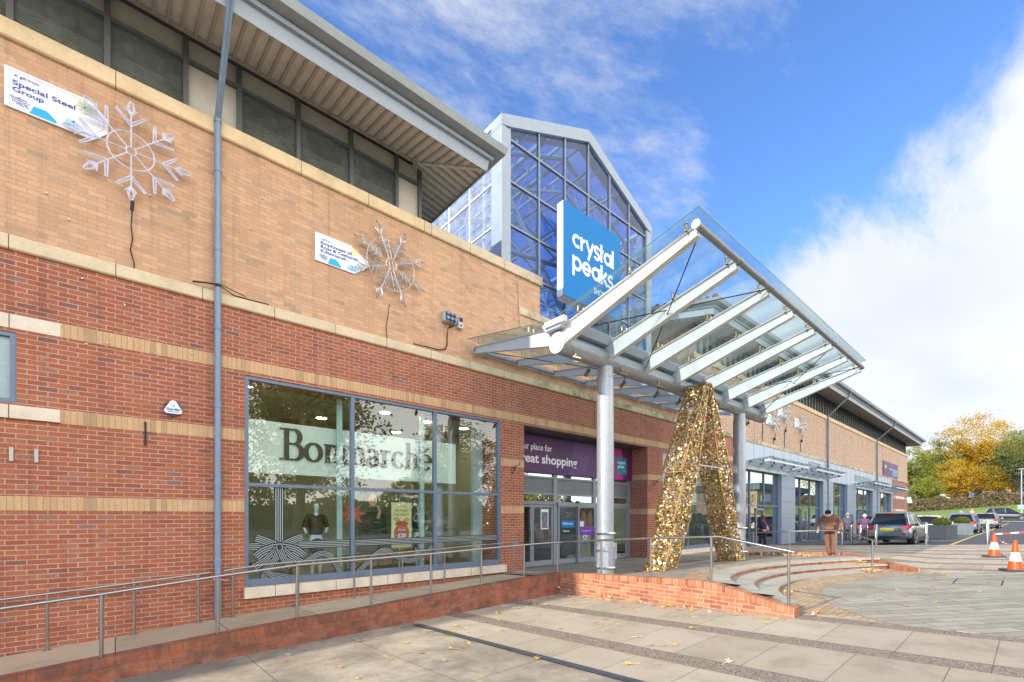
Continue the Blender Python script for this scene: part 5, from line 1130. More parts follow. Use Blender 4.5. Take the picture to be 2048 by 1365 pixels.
ribbon([K, (2.3, -.85), (2.05, -1.0)], .16); ribbon([K, (2.78, -.86), (3.0, -.98)], .17); ribbon([K, (2.45, -.85), (2.28, -1.1), (2.22, -1.28)], .14); ribbon([K, (2.6, -.85), (2.75, -1.05)], .15)
ribbon([(2.25, -1.0), (2.35, -1.15), (2.6, -1.22), (2.78, -1.26)], .13)
ribbon([(3.0, -.98), (3.3, -.80), (3.55, -.86), (3.70, -1.1), (3.78, -1.27)], .14); ribbon([(4.15, -1.27), (4.5, -.95), (4.8, -.78), (5.1, -.95), (5.45, -1.08), (5.85, -.95), (6.1, -.75)], .14)
blk.build('dark_stripe', plain('vinyl_black', (.008, .012, .016), .5, 0, 0), rb); wh.build('light_stripe', plain('vinyl_white', (.36, .44, .44), .5, 0, 0), rb)
m = MB(); m.ball((2.52, yg-.004, -.62), .045, 10, (.8, .1, 1.2)); m.build('knot', MATS['vinyl_black'], rb)

# ------------------------------------------------------------------ trees
def leafmesh(pts, size, rnd, mats_n=1, mw=None):
    m = MB()
    for (c, s_) in pts:
        a = Vector((rnd.gauss(0, 1), rnd.gauss(0, 1), rnd.gauss(0, .7))).normalized(); b = a.orthogonal().normalized(); b = (b*cos(2.4*s_)+a.cross(b)*sin(2.4*s_)).normalized()
        r = size*rnd.uniform(.6, 1.3); k = len(m.v); c = Vector(c)
        m.v += [tuple(c+a*r), tuple(c+b*r*.6), tuple(c-a*r*.8), tuple(c-b*r*.6)]; m.f.append((k, k+1, k+2, k+3)); m.mi.append(int(s_) % mats_n if mw is None else rnd.choices(range(mats_n), mw)[0])
    return m
def leafmat(name, cols):
    m, nt, b, out = nodes(name); g = NT(nt); tc = g.n('TexCoord')
    v = g.n('TexVoronoi'); v.inputs['Scale'].default_value = 1.1; g.l(tc.outputs['Object'], v.inputs['Vector'])
    f = g.m('MULTIPLY_ADD', g.noise(tc.outputs['Object'], .35, 5, .8), .8, g.m('MULTIPLY', v.outputs['Distance'], .25))
    c = g.ramp(f, [(.30, cols[0]), (.5, cols[1]), (.68, cols[2])]); g.l(c, b.inputs['Base Color']); b.inputs['Roughness'].default_value = .7
    t = g.n('BsdfTranslucent'); g.l(c, t.inputs[0]); mx = g.n('MixShader'); mx.inputs[0].default_value = .42; g.l(b.outputs[0], mx.inputs[1]); g.l(t.outputs[0], mx.inputs[2]); g.l(mx.outputs[0], out.inputs[0]); return m
LM = {'yellow': leafmat('yellow_leaves', [(.50, .26, .015), (.66, .38, .02), (.40, .33, .03)]),
      'green': leafmat('yellow_green_leaves', [(.16, .22, .02), (.34, .34, .03), (.10, .15, .02)]),
      'olive': leafmat('olive_leaves', [(.13, .16, .05), (.22, .24, .07), (.09, .12, .04)]),
      'autumn': leafmat('autumn_mixed_leaves', [(.46, .42, .10), (.62, .46, .08), (.34, .36, .10)]),
      'hedge': leafmat('russet_hedge_leaves', [(.46, .26, .17), (.32, .24, .12), (.20, .21, .07)]),
      'box': leafmat('box_ball_leaves', [(.12, .15, .02), (.20, .21, .03), (.08, .10, .02)])}
bark = plain('bark', (.09, .07, .055), .9, 0, .3, 4)
def tree(name, label, x, y, zg, h, w, kind, nleaf, seed, group, lsize=.22, crown0=.22, gap=0., skew=(0, 0)):
    rnd = random.Random(seed); t = thing(name, label, 'tree', (x, y, zg), group); tr = MB(); tips = []
    def br(p, d, L, r, lev):
        n = 4; pts = [p]; dd = d.copy()
        for i in range(n): dd = (dd+Vector((rnd.gauss(0, .12), rnd.gauss(0, .12), .06))).normalized(); pts.append(pts[-1]+dd*L/n)
        tr.tube(pts, [r*(1-.5*i/n) for i in range(n+1)], 7 if lev < 2 else 4, cap=False)
        if lev >= 3: tips.extend(pts[1:]); return
        if lev >= 1: tips.append(pts[-1])
        for k in range((8, 5, 4)[lev]):
            f = rnd.uniform(.35 if lev == 0 else .3, 1); q = pts[int(f*n)] if f < 1 else pts[-1]; az = rnd.uniform(0, 2*pi); el = rnd.uniform(.25, 1.05) if lev == 0 else rnd.uniform(-.1, .8)
            v = Vector((cos(az)*cos(el), sin(az)*cos(el), sin(el))); v = (v+dd*.35).normalized(); br(q, v, L*rnd.uniform(.42, .62), r*.42, lev+1)
    br(Vector((x, y, zg-.2)), Vector((skew[0], skew[1], 1)).normalized(), h*.60, h*.022+.06, 0)
    # fit tips into the crown envelope
    pts = []; cz = zg+h*(crown0+(1-crown0)/2); rz = h*(1-crown0)/2
    cl = []
    for _ in range(150):
        while True:
            a = Vector((rnd.uniform(-1, 1), rnd.uniform(-1, 1), rnd.uniform(-1, 1)))
            if a.length < 1 and a.length > .25: break
        wv = 1-.35*max(0, a.z)
        c = Vector((x+skew[0]*h*.4+a.x*w/2*wv, y+a.y*w/2*wv, cz+a.z*rz)); cl.append((c, rnd.uniform(.5, 1.25)*w*.085))
    for tp in tips:
        if rnd.random() < .5: cl.append((tp, w*.06))
    tot = sum(r**2 for _, r in cl)
    for c, r in cl:
        k = int(nleaf*r*r/tot); s_ = rnd.random()
        for _ in range(k):
            d = Vector((rnd.gauss(0, .6), rnd.gauss(0, .6), rnd.gauss(0, .38))); pts.append((c+d*r, rnd.random()*2.6))
    tr.build('trunk', bark, t); leafmesh(pts, lsize, rnd).build('crown', LM[kind], t)
    return t
gb = lambda x, y: Gz(x, y)
G1_ = 'trees beyond the hedge'
def behind(u, s): 
    r_ = (u-1024.)/911; return CA*r_*s+CB*s, -CB*r_*s+CA*s-10.05
for (u, s, ht, w, kind, n, sd, lab, ls) in ((1832, 92, 13.5, 7.5, 'green', 7000, 3, 'narrow yellow green tree beside the end of the brick building', .17), (1878, 98, 16.5, 9, 'green', 9000, 4, 'rounded yellow green tree left of the big golden tree', .17), (1950, 96, 19.0, 15, 'yellow', 25000, 5, 'big golden yellow autumn tree beyond the hedge', .17),
    (1905, 90, 10, 8, 'yellow', 8000, 6, 'low yellow tree in front of the gap left of the golden tree', .16), (2030, 104, 17, 11, 'olive', 8500, 7, 'tall olive green tree right of the golden tree', .18), (2062, 88, 14.5, 11, 'green', 9000, 8, 'green tree at the right picture edge beside the lamp post', .17), (2040, 84, 13.5, 9, 'olive', 8000, 31, 'dense olive green tree just left of the lamp post at the edge', .17), (2085, 96, 17, 13, 'green', 9000, 32, 'tall green tree cut off by the right picture edge', .17), (1992, 88, 8, 8, 'yellow', 8000, 9, 'low yellow orange tree below the right side of the golden tree', .15), (1850, 84, 6.5, 6, 'green', 6000, 10, 'small bright green tree low beside the building corner', .15), (1936, 112, 12, 12, 'olive', 7000, 12, 'hazy olive tree seen through the gaps of the golden tree', .2)):
    x, y = behind(u, s); tree('autumn_tree', lab, x, y, gb(x, y), ht, w, kind, n, sd, G1_, ls)
# trees and low building across the car park (mirrored in the shop windows)
for (x, y, ht, w, kind, n, sd, lab) in ((10.5, -27, 15, 14, 'autumn', 24000, 21, 'broad autumn tree across the car park, mirrored in the left window pane'), (27, -30, 11.5, 10, 'autumn', 14000, 22, 'thin autumn tree across the car park, mirrored in the right window pane'), (45, -40, 9, 9, 'olive', 8000, 23, 'olive tree across the car park beyond the thin autumn tree'), (-4, -34, 13, 12, 'green', 8000, 24, 'yellow green tree across the car park far to the left'), (36, -48, 9, 12, 'autumn', 7000, 27, 'low broad tree at the back of the car park'), (84, -26, 8, 9, 'autumn', 7000, 25, 'autumn tree near the low brick block across the road'), (134, -24, 10, 11, 'autumn', 8000, 28, 'autumn tree beside the road bend far past the low brick block'), (158, -28, 12, 13, 'green', 8000, 29, 'green tree farthest past the low brick block across the road'), (118, -46, 11, 12, 'green', 6000, 26, 'green tree past the low brick block across the road')):
    tree('autumn_tree', lab, x, y, gb(x, y)-.1, ht, w, kind, n, sd, 'trees across the car park', .16, .14)
hb = thing('low_brick_block', 'low brick building with a flat green grey roof across the car park', 'building', (110, -28, -1.6))
m = MB(); m.box(99, 128, -40, -27, -1.9, 5.6); m.build('wall', M['tanfar'], hb); m = MB(); m.box(98.2, 128.6, -40.6, -26.2, 5.6, 6.9); m.build('roof', plain('green_grey_roof', (.12, .17, .18), .6), hb)
m = MB(); m.box(101, 106, -26.98, -26.9, 3.2, 4.8); m.build('sign_panel', M['signwhite'], hb)
hd = MB(); rnd = random.Random(5); pts = []
for k in range(34000):
    y = rnd.uniform(-26, 16); x = 109.5+rnd.uniform(-.8, .8); hgt = 2.2+.35*sin(y*.9)+.2*sin(y*2.3); pts.append(((x, y, Gz(109, y)-.1+rnd.uniform(0, 1)**.7*hgt), rnd.random()*2.6))
hg = thing('hedge', 'long russet brown and green clipped hedge along the top of the grass bank', 'hedge', (109.5, -5, Gz(109, -5)))
leafmesh(pts, .15, rnd).build('hedge_leaves', LM['hedge'], hg)
m = MB(); m.box(109.1, 109.9, -26, 16, .3, 1.0)
for k in range(160): y = -26+42*k/160; z = Gz(109, y); m.tube([(109.5+rnd.uniform(-.4, .4), y, z-.2), (109.5+rnd.uniform(-.5, .5), y+rnd.uniform(-.3, .3), z+1.7)], .03, 4, cap=False)
m.v = m.v[8:]; m.f = [tuple(i-8 for i in f) for f in m.f[6:]]; m.mi = m.mi[6:]
m.build('hedge_stems', bark, hg)
hg2 = thing('hedge', 'tall mixed hedge across the car park mirrored low in the shop windows', 'hedge', (20, -34, Gz(20, -34))); pts = []
for k in range(22000):
    x = rnd.uniform(-16, 62); hgt = 3.6+1.2*sin(x*.31)+.7*sin(x*.83+1); pts.append(((x, -34+rnd.uniform(-1, 1), Gz(x, -34)-.1+rnd.uniform(0, 1)**.7*hgt), rnd.random()*2.6))
leafmesh(pts, .24, rnd).build('hedge_leaves', LM['autumn'], hg2); m = MB(); m.box(-16, 62, -34.3, -33.7, Gz(20, -34)-.5, Gz(20, -34)+2.0); m.build('hedge_core', LM['olive'], hg2)
def house(x, y, z, w, d, h, lab, wallc, roofc, rz=0):
    t = thing('house', lab, 'house', (x, y, z), 'houses behind the trees', rz=0)
    m = MB(); m.box(x-d/2, x+d/2, y-w/2, y+w/2, z-1, z+h); m.build('wall', wallc, t)
    m = MB(); m.prism([(x-d/2-.4, y-w/2-.3, z+h-.1), (x+d/2+.4, y-w/2-.3, z+h-.1), (x, y-w/2-.3, z+h+d*.38)], (0, w+.6, 0)); m.build('roof', roofc, t)
    for k in range(3):
        yy = y-w/2+w*(k+.5)/3
        mm = MB(); mm.box(x-d/2-.05, x-d/2+.02, yy-.7, yy+.7, z+h*.55, z+h*.85); mm.build('window', M['carglass'], t)
orf = plain('orange_roof_tile', (.42, .19, .11), .8, 0, .2); hwh = plain('white_render', (.72, .72, .72), .7, 0, .05)
for u, s, lab, wc in ((1868, 122, 'white rendered house with orange roof behind the left trees', hwh), (1915, 128, 'white rendered house half hidden behind the golden tree', hwh), (2030, 124, 'brick house with orange roof behind the right trees', M['tanfar'])):
    x, y = behind(u, s); house(x, y, gb(x, y), 13, 8, 4.6, lab, wc, orf)
# lamp posts
def lamp(x, y, zb, zt, col, lab, arm=1):
    t = thing('lamp_post', lab, 'lamp post', (x, y, zb)); m = MB(); m.tube([(x, y, zb), (x, y, zb+1.4)], .09, 10); m.tube([(x, y, zb+1.4), (x, y, zt)], .055, 10); m.build('pole', col, t, smooth=True)
    m = MB(); m.tube([(x, y-.1, zt), (x, y+.15, zt+.03)], .05, 8); m.lathe((x, y, zt-.02), [(.05, -.02), (.34, .05), (.36, .10), (.10, .2)], 16); m.build('lamp_head', col, t, smooth=True); return t
x, y = behind(2043, 60); t = lamp(x, y, Gz(x, y), 6.2, M['cladl'], 'pale lamp post with a small blue notice at the right picture edge')
m = MB(); m.box(x-.13, x-.09, y-.35, y+.35, 1.0, 1.55); m.build('notice', plain('pale_blue_notice', (.30, .52, .62), .5), t)
x, y = behind(1950, 94); lamp(x, y, Gz(x, y), 9.3, M['dframe'], 'dark lamp post standing in front of the golden tree')

# ------------------------------------------------------------------ vehicles
def car(name, label, x, y, z, rz, L, Wd, H, paint, plate, kind='hatch', clear=.19, rear_text='', group=None):
    t = thing(name, label, 'car', (0, 0, 0), group); hl = L/2
    def P(*p): return p
    belt = H*.635; rf = H
    # stations along the car (y): rear at -hl.  (y, z_bottom, z_belt, half width low, half width belt)
    st = [(-hl, clear+.22, belt*.80, .80), (-hl+.05, clear+.08, belt*.93, .90), (-hl+.30, clear, belt*1.0, .97), (-hl+.9, clear, belt*1.01, 1.0), (0, clear, belt*.98, .985), (hl-1.3, clear, belt*.95, .985), (hl-.75, clear, belt*.88, .97), (hl-.25, clear+.05, belt*.76, .90), (hl-.03, clear+.14, belt*.62, .74)]
    m = MB(); k = 0; n = 11
    for (yy, zb, zt, wf) in st:
        w = Wd/2*wf; prof = [(-.90, 0), (-1, .18), (-1.0, .45), (-.97, .72), (-.90, .97), (-.5, 1.02), (.5, 1.02), (.90, .97), (.97, .72), (1.0, .45), (1, .18), (.90, 0)]
        for a, b in prof: m.v.append((a*w, yy, zb+(zt-zb)*b))
    N_ = 12
    for i in range(len(st)-1):
        for j in range(N_): m.f.append((i*N_+j, i*N_+(j+1) % N_, (i+1)*N_+(j+1) % N_, (i+1)*N_+j)); m.mi.append(0)
    m.f.append(tuple(range(N_))[::-1]); m.f.append(tuple(range((len(st)-1)*N_, len(st)*N_))); m.mi += [0, 0]
    b = m.build('body', paint, t, smooth=True); sm = b.modifiers.new('s', 'SUBSURF'); sm.levels = 1; sm.render_levels = 2
    # greenhouse
    tw_ = Wd/2*.70; bw_ = Wd/2*.90; yr0, yr1 = -hl+.22, -hl+.62; yf0, yf1 = hl-1.15, hl-2.0
    cabin = [(yr0, belt*.98, bw_*.93), (yr1, rf-.10, tw_*.93), (yr1+.3, rf-.02, tw_), (-.1, rf, tw_*1.02), (yf1, rf-.05, tw_*.98), (yf0, belt*.93, bw_*.96)]
    m = MB(); R_ = MB()
    for i in range(len(cabin)-1):
        (ya, za, wa), (yb_, zb_, wb_) = cabin[i], cabin[i+1]
    bot = [(yr0, belt*.97, bw_*.93), (yr1, belt*.99, bw_), (yr1+.3, belt*.99, bw_), (-.1, belt*.97, bw_), (yf1, belt*.95, bw_), (yf0, belt*.92, bw_*.96)]
    for s_ in (-1, 1):
        for i in range(len(cabin)-1):
            a, b2, c, d = bot[i], bot[i+1], cabin[i+1], cabin[i]; m.quad((s_*a[2], a[0], a[1]), (s_*b2[2], b2[0], b2[1]), (s_*c[2], c[0], c[1]), (s_*d[2], d[0], d[1]))
    for i in (0, 4): a, b2 = cabin[i], cabin[i+1]; m.quad((-a[2], a[0], a[1]), (a[2], a[0], a[1]), (b2[2], b2[0], b2[1]), (-b2[2], b2[0], b2[1]))
    gh = m.build('window_glass', M['carglass'], t, smooth=False)
    m = MB()
    for i in (1, 2, 3): a, b2 = cabin[i], cabin[i+1]; m.add([(-a[2], a[0], a[1]), (a[2], a[0], a[1]), (b2[2], b2[0], b2[1]), (-b2[2], b2[0], b2[1]), (-a[2], a[0], a[1]+.03), (a[2], a[0], a[1]+.03), (b2[2], b2[0], b2[1]+.03), (-b2[2], b2[0], b2[1]+.03)], [(0, 1, 2, 3), (7, 6, 5, 4), (0, 3, 7, 4), (1, 5, 6, 2), (0, 4, 5, 1), (3, 2, 6, 7)])
    for s_ in (-1, 1):
        m.bar((s_*bw_*.93, yr0, belt*.97), (s_*tw_*.95, yr1, rf-.08), .09, .16, (0, 1, 0)); m.bar((s_*(tw_+.0), yr1, rf-.07), (s_*(tw_), yf1, rf-.04), .05, .05); m.bar((s_*tw_, yf1, rf-.05), (s_*bw_*.96, yf0, belt*.93), .05, .07); m.bar((s_*bw_, -.05, belt*.97), (s_*tw_*1.01, -.1, rf-.02), .025, .07, (0, 1, 0)); m.bar((s_*bw_, yr1+.55, belt*.99), (s_*tw_*.99, yr1+.42, rf-.03), .03, .18, (0, 1, 0))
    m.prism([(-tw_*.93, yr1-.02, rf-.08), (tw_*.93, yr1-.02, rf-.08), (tw_*.88, yr1-.22, rf-.06), (-tw_*.88, yr1-.22, rf-.06)], (0, 0, .04))
    m.build('roof', paint, t, smooth=True)
    rl = plain('tail_lamp_red', (.55, .015, .01), .2, 0, 0, coat=1.); zt = belt*.88
    for s_ in (-1, 1):
        m = MB(); m.prism([(s_*Wd/2*.58, -hl-.0, zt-.12), (s_*Wd/2*.88, -hl+.07, zt-.16), (s_*Wd/2*.985, -hl+.36, zt+.02), (s_*Wd/2*.90, -hl+.12, zt+.10), (s_*Wd/2*.62, -hl+.03, zt+.02)], (0, -.035, 0)); m.build('tail_lamp', rl, t, bevel=.01)
        m = MB(); m.box(s_*Wd/2*.62, s_*Wd/2*.80, -hl-.02, -hl+.06, clear+.30, clear+.38); m.build('reflector', rl, t)
        m = MB(); m.box(s_*Wd/2*.55, s_*Wd/2*.80, hl-.22, hl-.08, belt*.55, belt*.72); m.build('headlight', M['chrome'], t, bevel=.02)
        m = MB(); m.ball((s_*(Wd/2+.08), hl-1.75, belt*1.02), .12, 10, (.8, .7, .65)); m.build('wing_mirror', paint, t, smooth=True)
        for yy in (-hl+.82, hl-.86):
            rr_ = .335 if H > 1.5 else .31
            m = MB(); m.lathe((s_*(Wd/2-.10), yy, rr_), [(rr_*.72, -.13*1), (rr_, -.11), (rr_+.002, .09), (rr_*.93, .115), (rr_*.70, .12)], 24, 'X'); w_ = m.build('wheel', M['black'], t, smooth=True)
            m = MB(); cx = s_*(Wd/2-.10)+(.118 if s_ > 0 else -.118)
            m.lathe((cx, yy, rr_), [(rr_*.70, -.01), (rr_*.66, .012), (rr_*.60, .0)], 24, 'X')
            for q in range(7): a = 2*pi*q/7; m.bar((cx, yy, rr_), (cx, yy+rr_*.64*cos(a), rr_+rr_*.64*sin(a)), .03, .045, (1, 0, 0))
            m.ball((cx, yy, rr_), .05, 8); m.build('rim', M['steel'], w_)
            m = MB(); m.lathe((s_*(Wd/2-.13), yy, rr_+.02), [(rr_*1.13, -.12), (rr_*1.13, .135), (rr_*.2, .136)], 22, 'X'); m.build('wheel_arch', M['black'], t)
    m = MB(); m.prism([(-Wd/2*.82, -hl-.005, clear+.02), (Wd/2*.82, -hl-.005, clear+.02), (Wd/2*.60, -hl-.03, clear+.22), (-Wd/2*.60, -hl-.03, clear+.22)], (0, .12, 0)); m.box(-Wd/2*.99, -Wd/2*.93, -hl+1.2, hl-1.25, clear-.03, clear+.1); m.box(Wd/2*.93, Wd/2*.99, -hl+1.2, hl-1.25, clear-.03, clear+.1); m.build('lower_trim', plain('dark_plastic', (.03, .032, .035), .6, 0, .1), t)
    m = MB(); m.box(-.55, .55, -hl-.035, -hl+.1, belt*.66, belt*.84); m.build('tailgate_panel', paint, t, bevel=.03)
    pl = MB(); pl.box(-.26, .26, -hl-.052, -hl-.036, belt*.68, belt*.68+.115); pl.build('number_plate', plain('plate_yellow', (.72, .52, .02), .5, 0, 0) if plate else M['signwhite'], t)
    m = MB(); m.box(-.22, .22, yr1-.235, yr1-.215, rf-.055, rf-.03); m.build('brake_light', rl, t); m = MB(); m.lathe((0, -hl-.04, belt*.92), [(.045, 0), (.04, -.012)], 12, 'Y'); m.build('badge', M['chrome'], t)
    m = MB(); m.bar((-.1, yr1-.05, belt+.02), (.28, yr1-.22, belt*1.0+.03), .015, .015); m.build('wiper', M['black'], t)
    if rear_text: text(rear_text, 'lettering', M['black'], t, 0, belt*.68+.02, .10, -hl-.054, 'CENTER', .01, .001, width=.48)
    t.location = (x, y, z); t.rotation_euler = (0, 0, rz); return t
pg = lambda n, c, mt=.5: plain(n, c, .28, mt, .0, coat=1.)
JR = R(-90-3)
car('parked_car', 'dark grey hatchback with its rear to the camera behind the steel bollards', 30.3, -5.45, Gz(30, -5.4)-.01, JR, 4.13, 1.77, 1.57, pg('paint_grey', (.20, .225, .245)), True, rear_text='NA64 LDC', group='cars parked on the road')
car('parked_car', 'white hatchback behind the dark planter with the round bush', 42.6, -5.35, Gz(42, -5)-.02, R(-92), 4.1, 1.75, 1.46, pg('paint_white', (.72, .73, .74), 0), True, group='cars parked on the road')
car('parked_car', 'pale blue silver crossover parked behind the pale planter', 52.4, -6.25, Gz(52, -6)-.02, R(-92), 4.3, 1.82, 1.56, pg('paint_blue', (.27, .34, .50)), True, group='cars parked on the road')
car('parked_car', 'silver saloon parked ahead of the pale blue crossover', 66, -6.9, Gz(66, -7)-.02, R(-91), 4.4, 1.8, 1.48, pg('paint_silver', (.45, .47, .48)), True, group='cars parked on the road')
car('parked_car', 'small dark car half hidden behind the dark grey hatchback', 39, -3.1, Gz(39, -3)-.02, R(-91), 4.0, 1.7, 1.55, pg('paint_dark', (.03, .05, .06)), True, group='cars parked on the road')
x, y = behind(2013, 60.5); car('parked_car', 'black estate car seen side on below the grass bank', x, y, Gz(x, y)-.0, R(180), 4.5, 1.85, 1.66, plain('paint_black', (.010, .012, .018), .38, 0, 0), False, group='cars parked on the road')
x, y = behind(2006, 84); car('parked_car', 'dark car roof just showing over the russet hedge', x+2, y, Gz(x, y)+1.0, R(180), 4.4, 1.8, 1.5, MATS['paint_black'], False, group='cars beyond the hedge')
for i, (cx, cy, c, lab) in enumerate(((14, -22.5, 'paint_black', 'black car in the car park mirrored low in the shop window'), (19.5, -22, 'paint_silver', 'silver car in the car park mirrored low in the shop window'), (72, -24, 'paint_white', 'white car across the road mirrored in the far shop fronts'))):
    car('parked_car', lab, cx, cy, Gz(cx, cy)-.1, R(0 if i else 180), 4.2, 1.78, 1.5, MATS[c], False, group='cars in the car park')

# ------------------------------------------------------------------ bollards, planters, cones, tape
def bollard(x, y, z, h, label):
    t = thing('bollard', label, 'bollard', (x, y, z), 'stainless steel bollards')
    m = MB(); m.lathe((x, y, z), [(.057, 0), (.057, h-.01), (.05, h)], 18); m.build('post', M['steel'], t, smooth=True); m = MB(); m.lathe((x, y, z), [(.085, 0), (.085, .008), (.06, .012)], 18); m.build('base_ring', M['steel'], t); return t
bz0 = bollard(27.99, -3.58, Gz(28, -3.6), 1.0, 'steel bollard nearest the shop fronts, left of the man in the grey coat')
for (x, y, lab) in ((29.27, -3.7, 'steel bollard in front of the man in the grey coat'), (30.29-.3, -3.95, 'steel bollard in front of the old woman with the walker'), (30.9, -4.1, 'steel bollard just left of the dark grey hatchback'), (27.17, -5.10, 'steel bollard overlapping the left rear lamp of the grey hatchback'), (27.53, -6.83, 'steel bollard between the grey hatchback and the dark planter'), (28.0, -8.72, 'steel bollard alone at the road edge near the cones')):
    copy_tree(bz0, loc=(x, y, Gz(x, y)-.005), label=lab)
def planter(x, y, z, sx, sy, h, mat, label, rz):
    t = thing('planter', label, 'planter', (0, 0, 0)); m = MB(); m.box(-sx/2, sx/2, -sy/2, sy/2, 0, h); m.box(-sx/2-.01, sx/2+.01, -sy/2-.01, sy/2+.01, h-.05, h+.005); m.build('box', mat, t, bevel=.01)
    m = MB(); m.box(-sx/2+.06, sx/2-.06, -sy/2+.06, sy/2-.06, h, h+.012); m.build('soil', bark, t)
    rnd = random.Random(int(x*10)); pts = []
    for _ in range(2600):
        v = Vector((rnd.gauss(0, 1), rnd.gauss(0, 1), rnd.gauss(0, 1))).normalized()*rnd.uniform(.86, 1.03); 
        if v.z > -.5: pts.append(((v.x*.42, v.y*.42, h+.16+v.z*.29), rnd.random()*2.6))
    leafmesh(pts, .035, rnd).build('round_bush', LM['box'], t); m = MB(); m.ball((0, 0, h+.15), .36, 12, (1, 1, .72)); m.build('bush_core', LM['box'], t)
    t.location = (x, y, z); t.rotation_euler = (0, 0, rz); return t
planter(36.7, -6.45, Gz(37, -6.6)-.02, .98, .98, .80, plain('anthracite_planter', (.055, .068, .08), .45, 0, .06), 'dark grey square planter with a clipped round bush', R(-22))
planter(44.2, -6.72, Gz(44, -6.9)-.02, .85, .85, .82, plain('zinc_planter', (.22, .26, .27), .45, .2, .08), 'pale zinc square planter with a clipped round bush', R(-22))
og, wt_ = plain('cone_orange', (.78, .10, .012), .45, 0, .05), plain('cone_white', (.80, .80, .80), .4, 0, .03)
def cone(x, y, z, label, rz=0, s=1.):
    t = thing('traffic_cone', label, 'traffic cone', (x, y, z), 'orange and white traffic cones', rz=0); pr = lambda h: .145-.115*h/.72
    for (h0, h1, nm, mt) in ((.045, .235, 'orange_band', og), (.237, .45, 'white_band', wt_), (.452, .70, 'orange_band', og)):
        m = MB(); m.lathe((x, y, z), [(pr(h0)*s, h0*s), (pr(h1)*s, h1*s)], 24); m.build(nm, mt, t, smooth=True)
    m = MB(); m.lathe((x, y, z), [(pr(.70)*s, .70*s), (pr(.72)*s, .74*s), (.012, .745*s)], 20); m.build('tip', og, t, smooth=True)
    m = MB(); c, s2 = cos(rz), sin(rz); q = .235*s; 
    m.prism([(x+(a*c-b*s2)*q, y+(a*s2+b*c)*q, z) for a, b in ((-1, -.7), (-.7, -1), (.7, -1), (1, -.7), (1, .7), (.7, 1), (-.7, 1), (-1, .7))], (0, 0, .045*s)); m.build('base', plain('cone_rubber', (.07, .075, .085), .7, 0, .15), t, bevel=.01); return t
c1 = cone(20.3, -9.23, Gz(20.3, -9.23), 'orange and white traffic cone farther from the camera, tied with tape', .3); c2 = cone(16.3, -9.74, Gz(16.3, -9.74), 'orange and white traffic cone nearer the camera at the right picture edge', .5)
def tape(a, b, sag, lab, w=.05):
    t = thing('barrier_tape', lab, 'barrier tape', a, 'red and white barrier tape'); a, b = Vector(a), Vector(b); n = 28; r_, w_ = MB(), MB()
    for i in range(n):
        P = lambda t_: a.lerp(b, t_)+Vector((0, 0, -sag*4*t_*(1-t_))); tw2 = lambda t_: Vector((0, .25*sin(9*t_), cos(5*t_)*.5+.5)).normalized()*w/2
        p, q = P(i/n), P((i+1)/n); (r_ if (i//2) % 2 else w_).quad(p-tw2(i/n), q-tw2((i+1)/n), q+tw2((i+1)/n), p+tw2(i/n))
    r_.build('red_stripe', plain('tape_red', (.65, .03, .03), .4, 0, 0), t); w_.build('white_stripe', M['signwhite'], t)
tape((20.3, -9.23, Gz(20.3, -9.2)+.71), (16.3, -9.74, Gz(16.3, -9.7)+.66), .12, 'sagging red and white tape between the two cones'); tape((20.3, -9.23, Gz(20.3, -9.2)+.70), (25.5, -11.5, Gz(25, -11)+.85), .05, 'red and white tape running right from the farther cone')

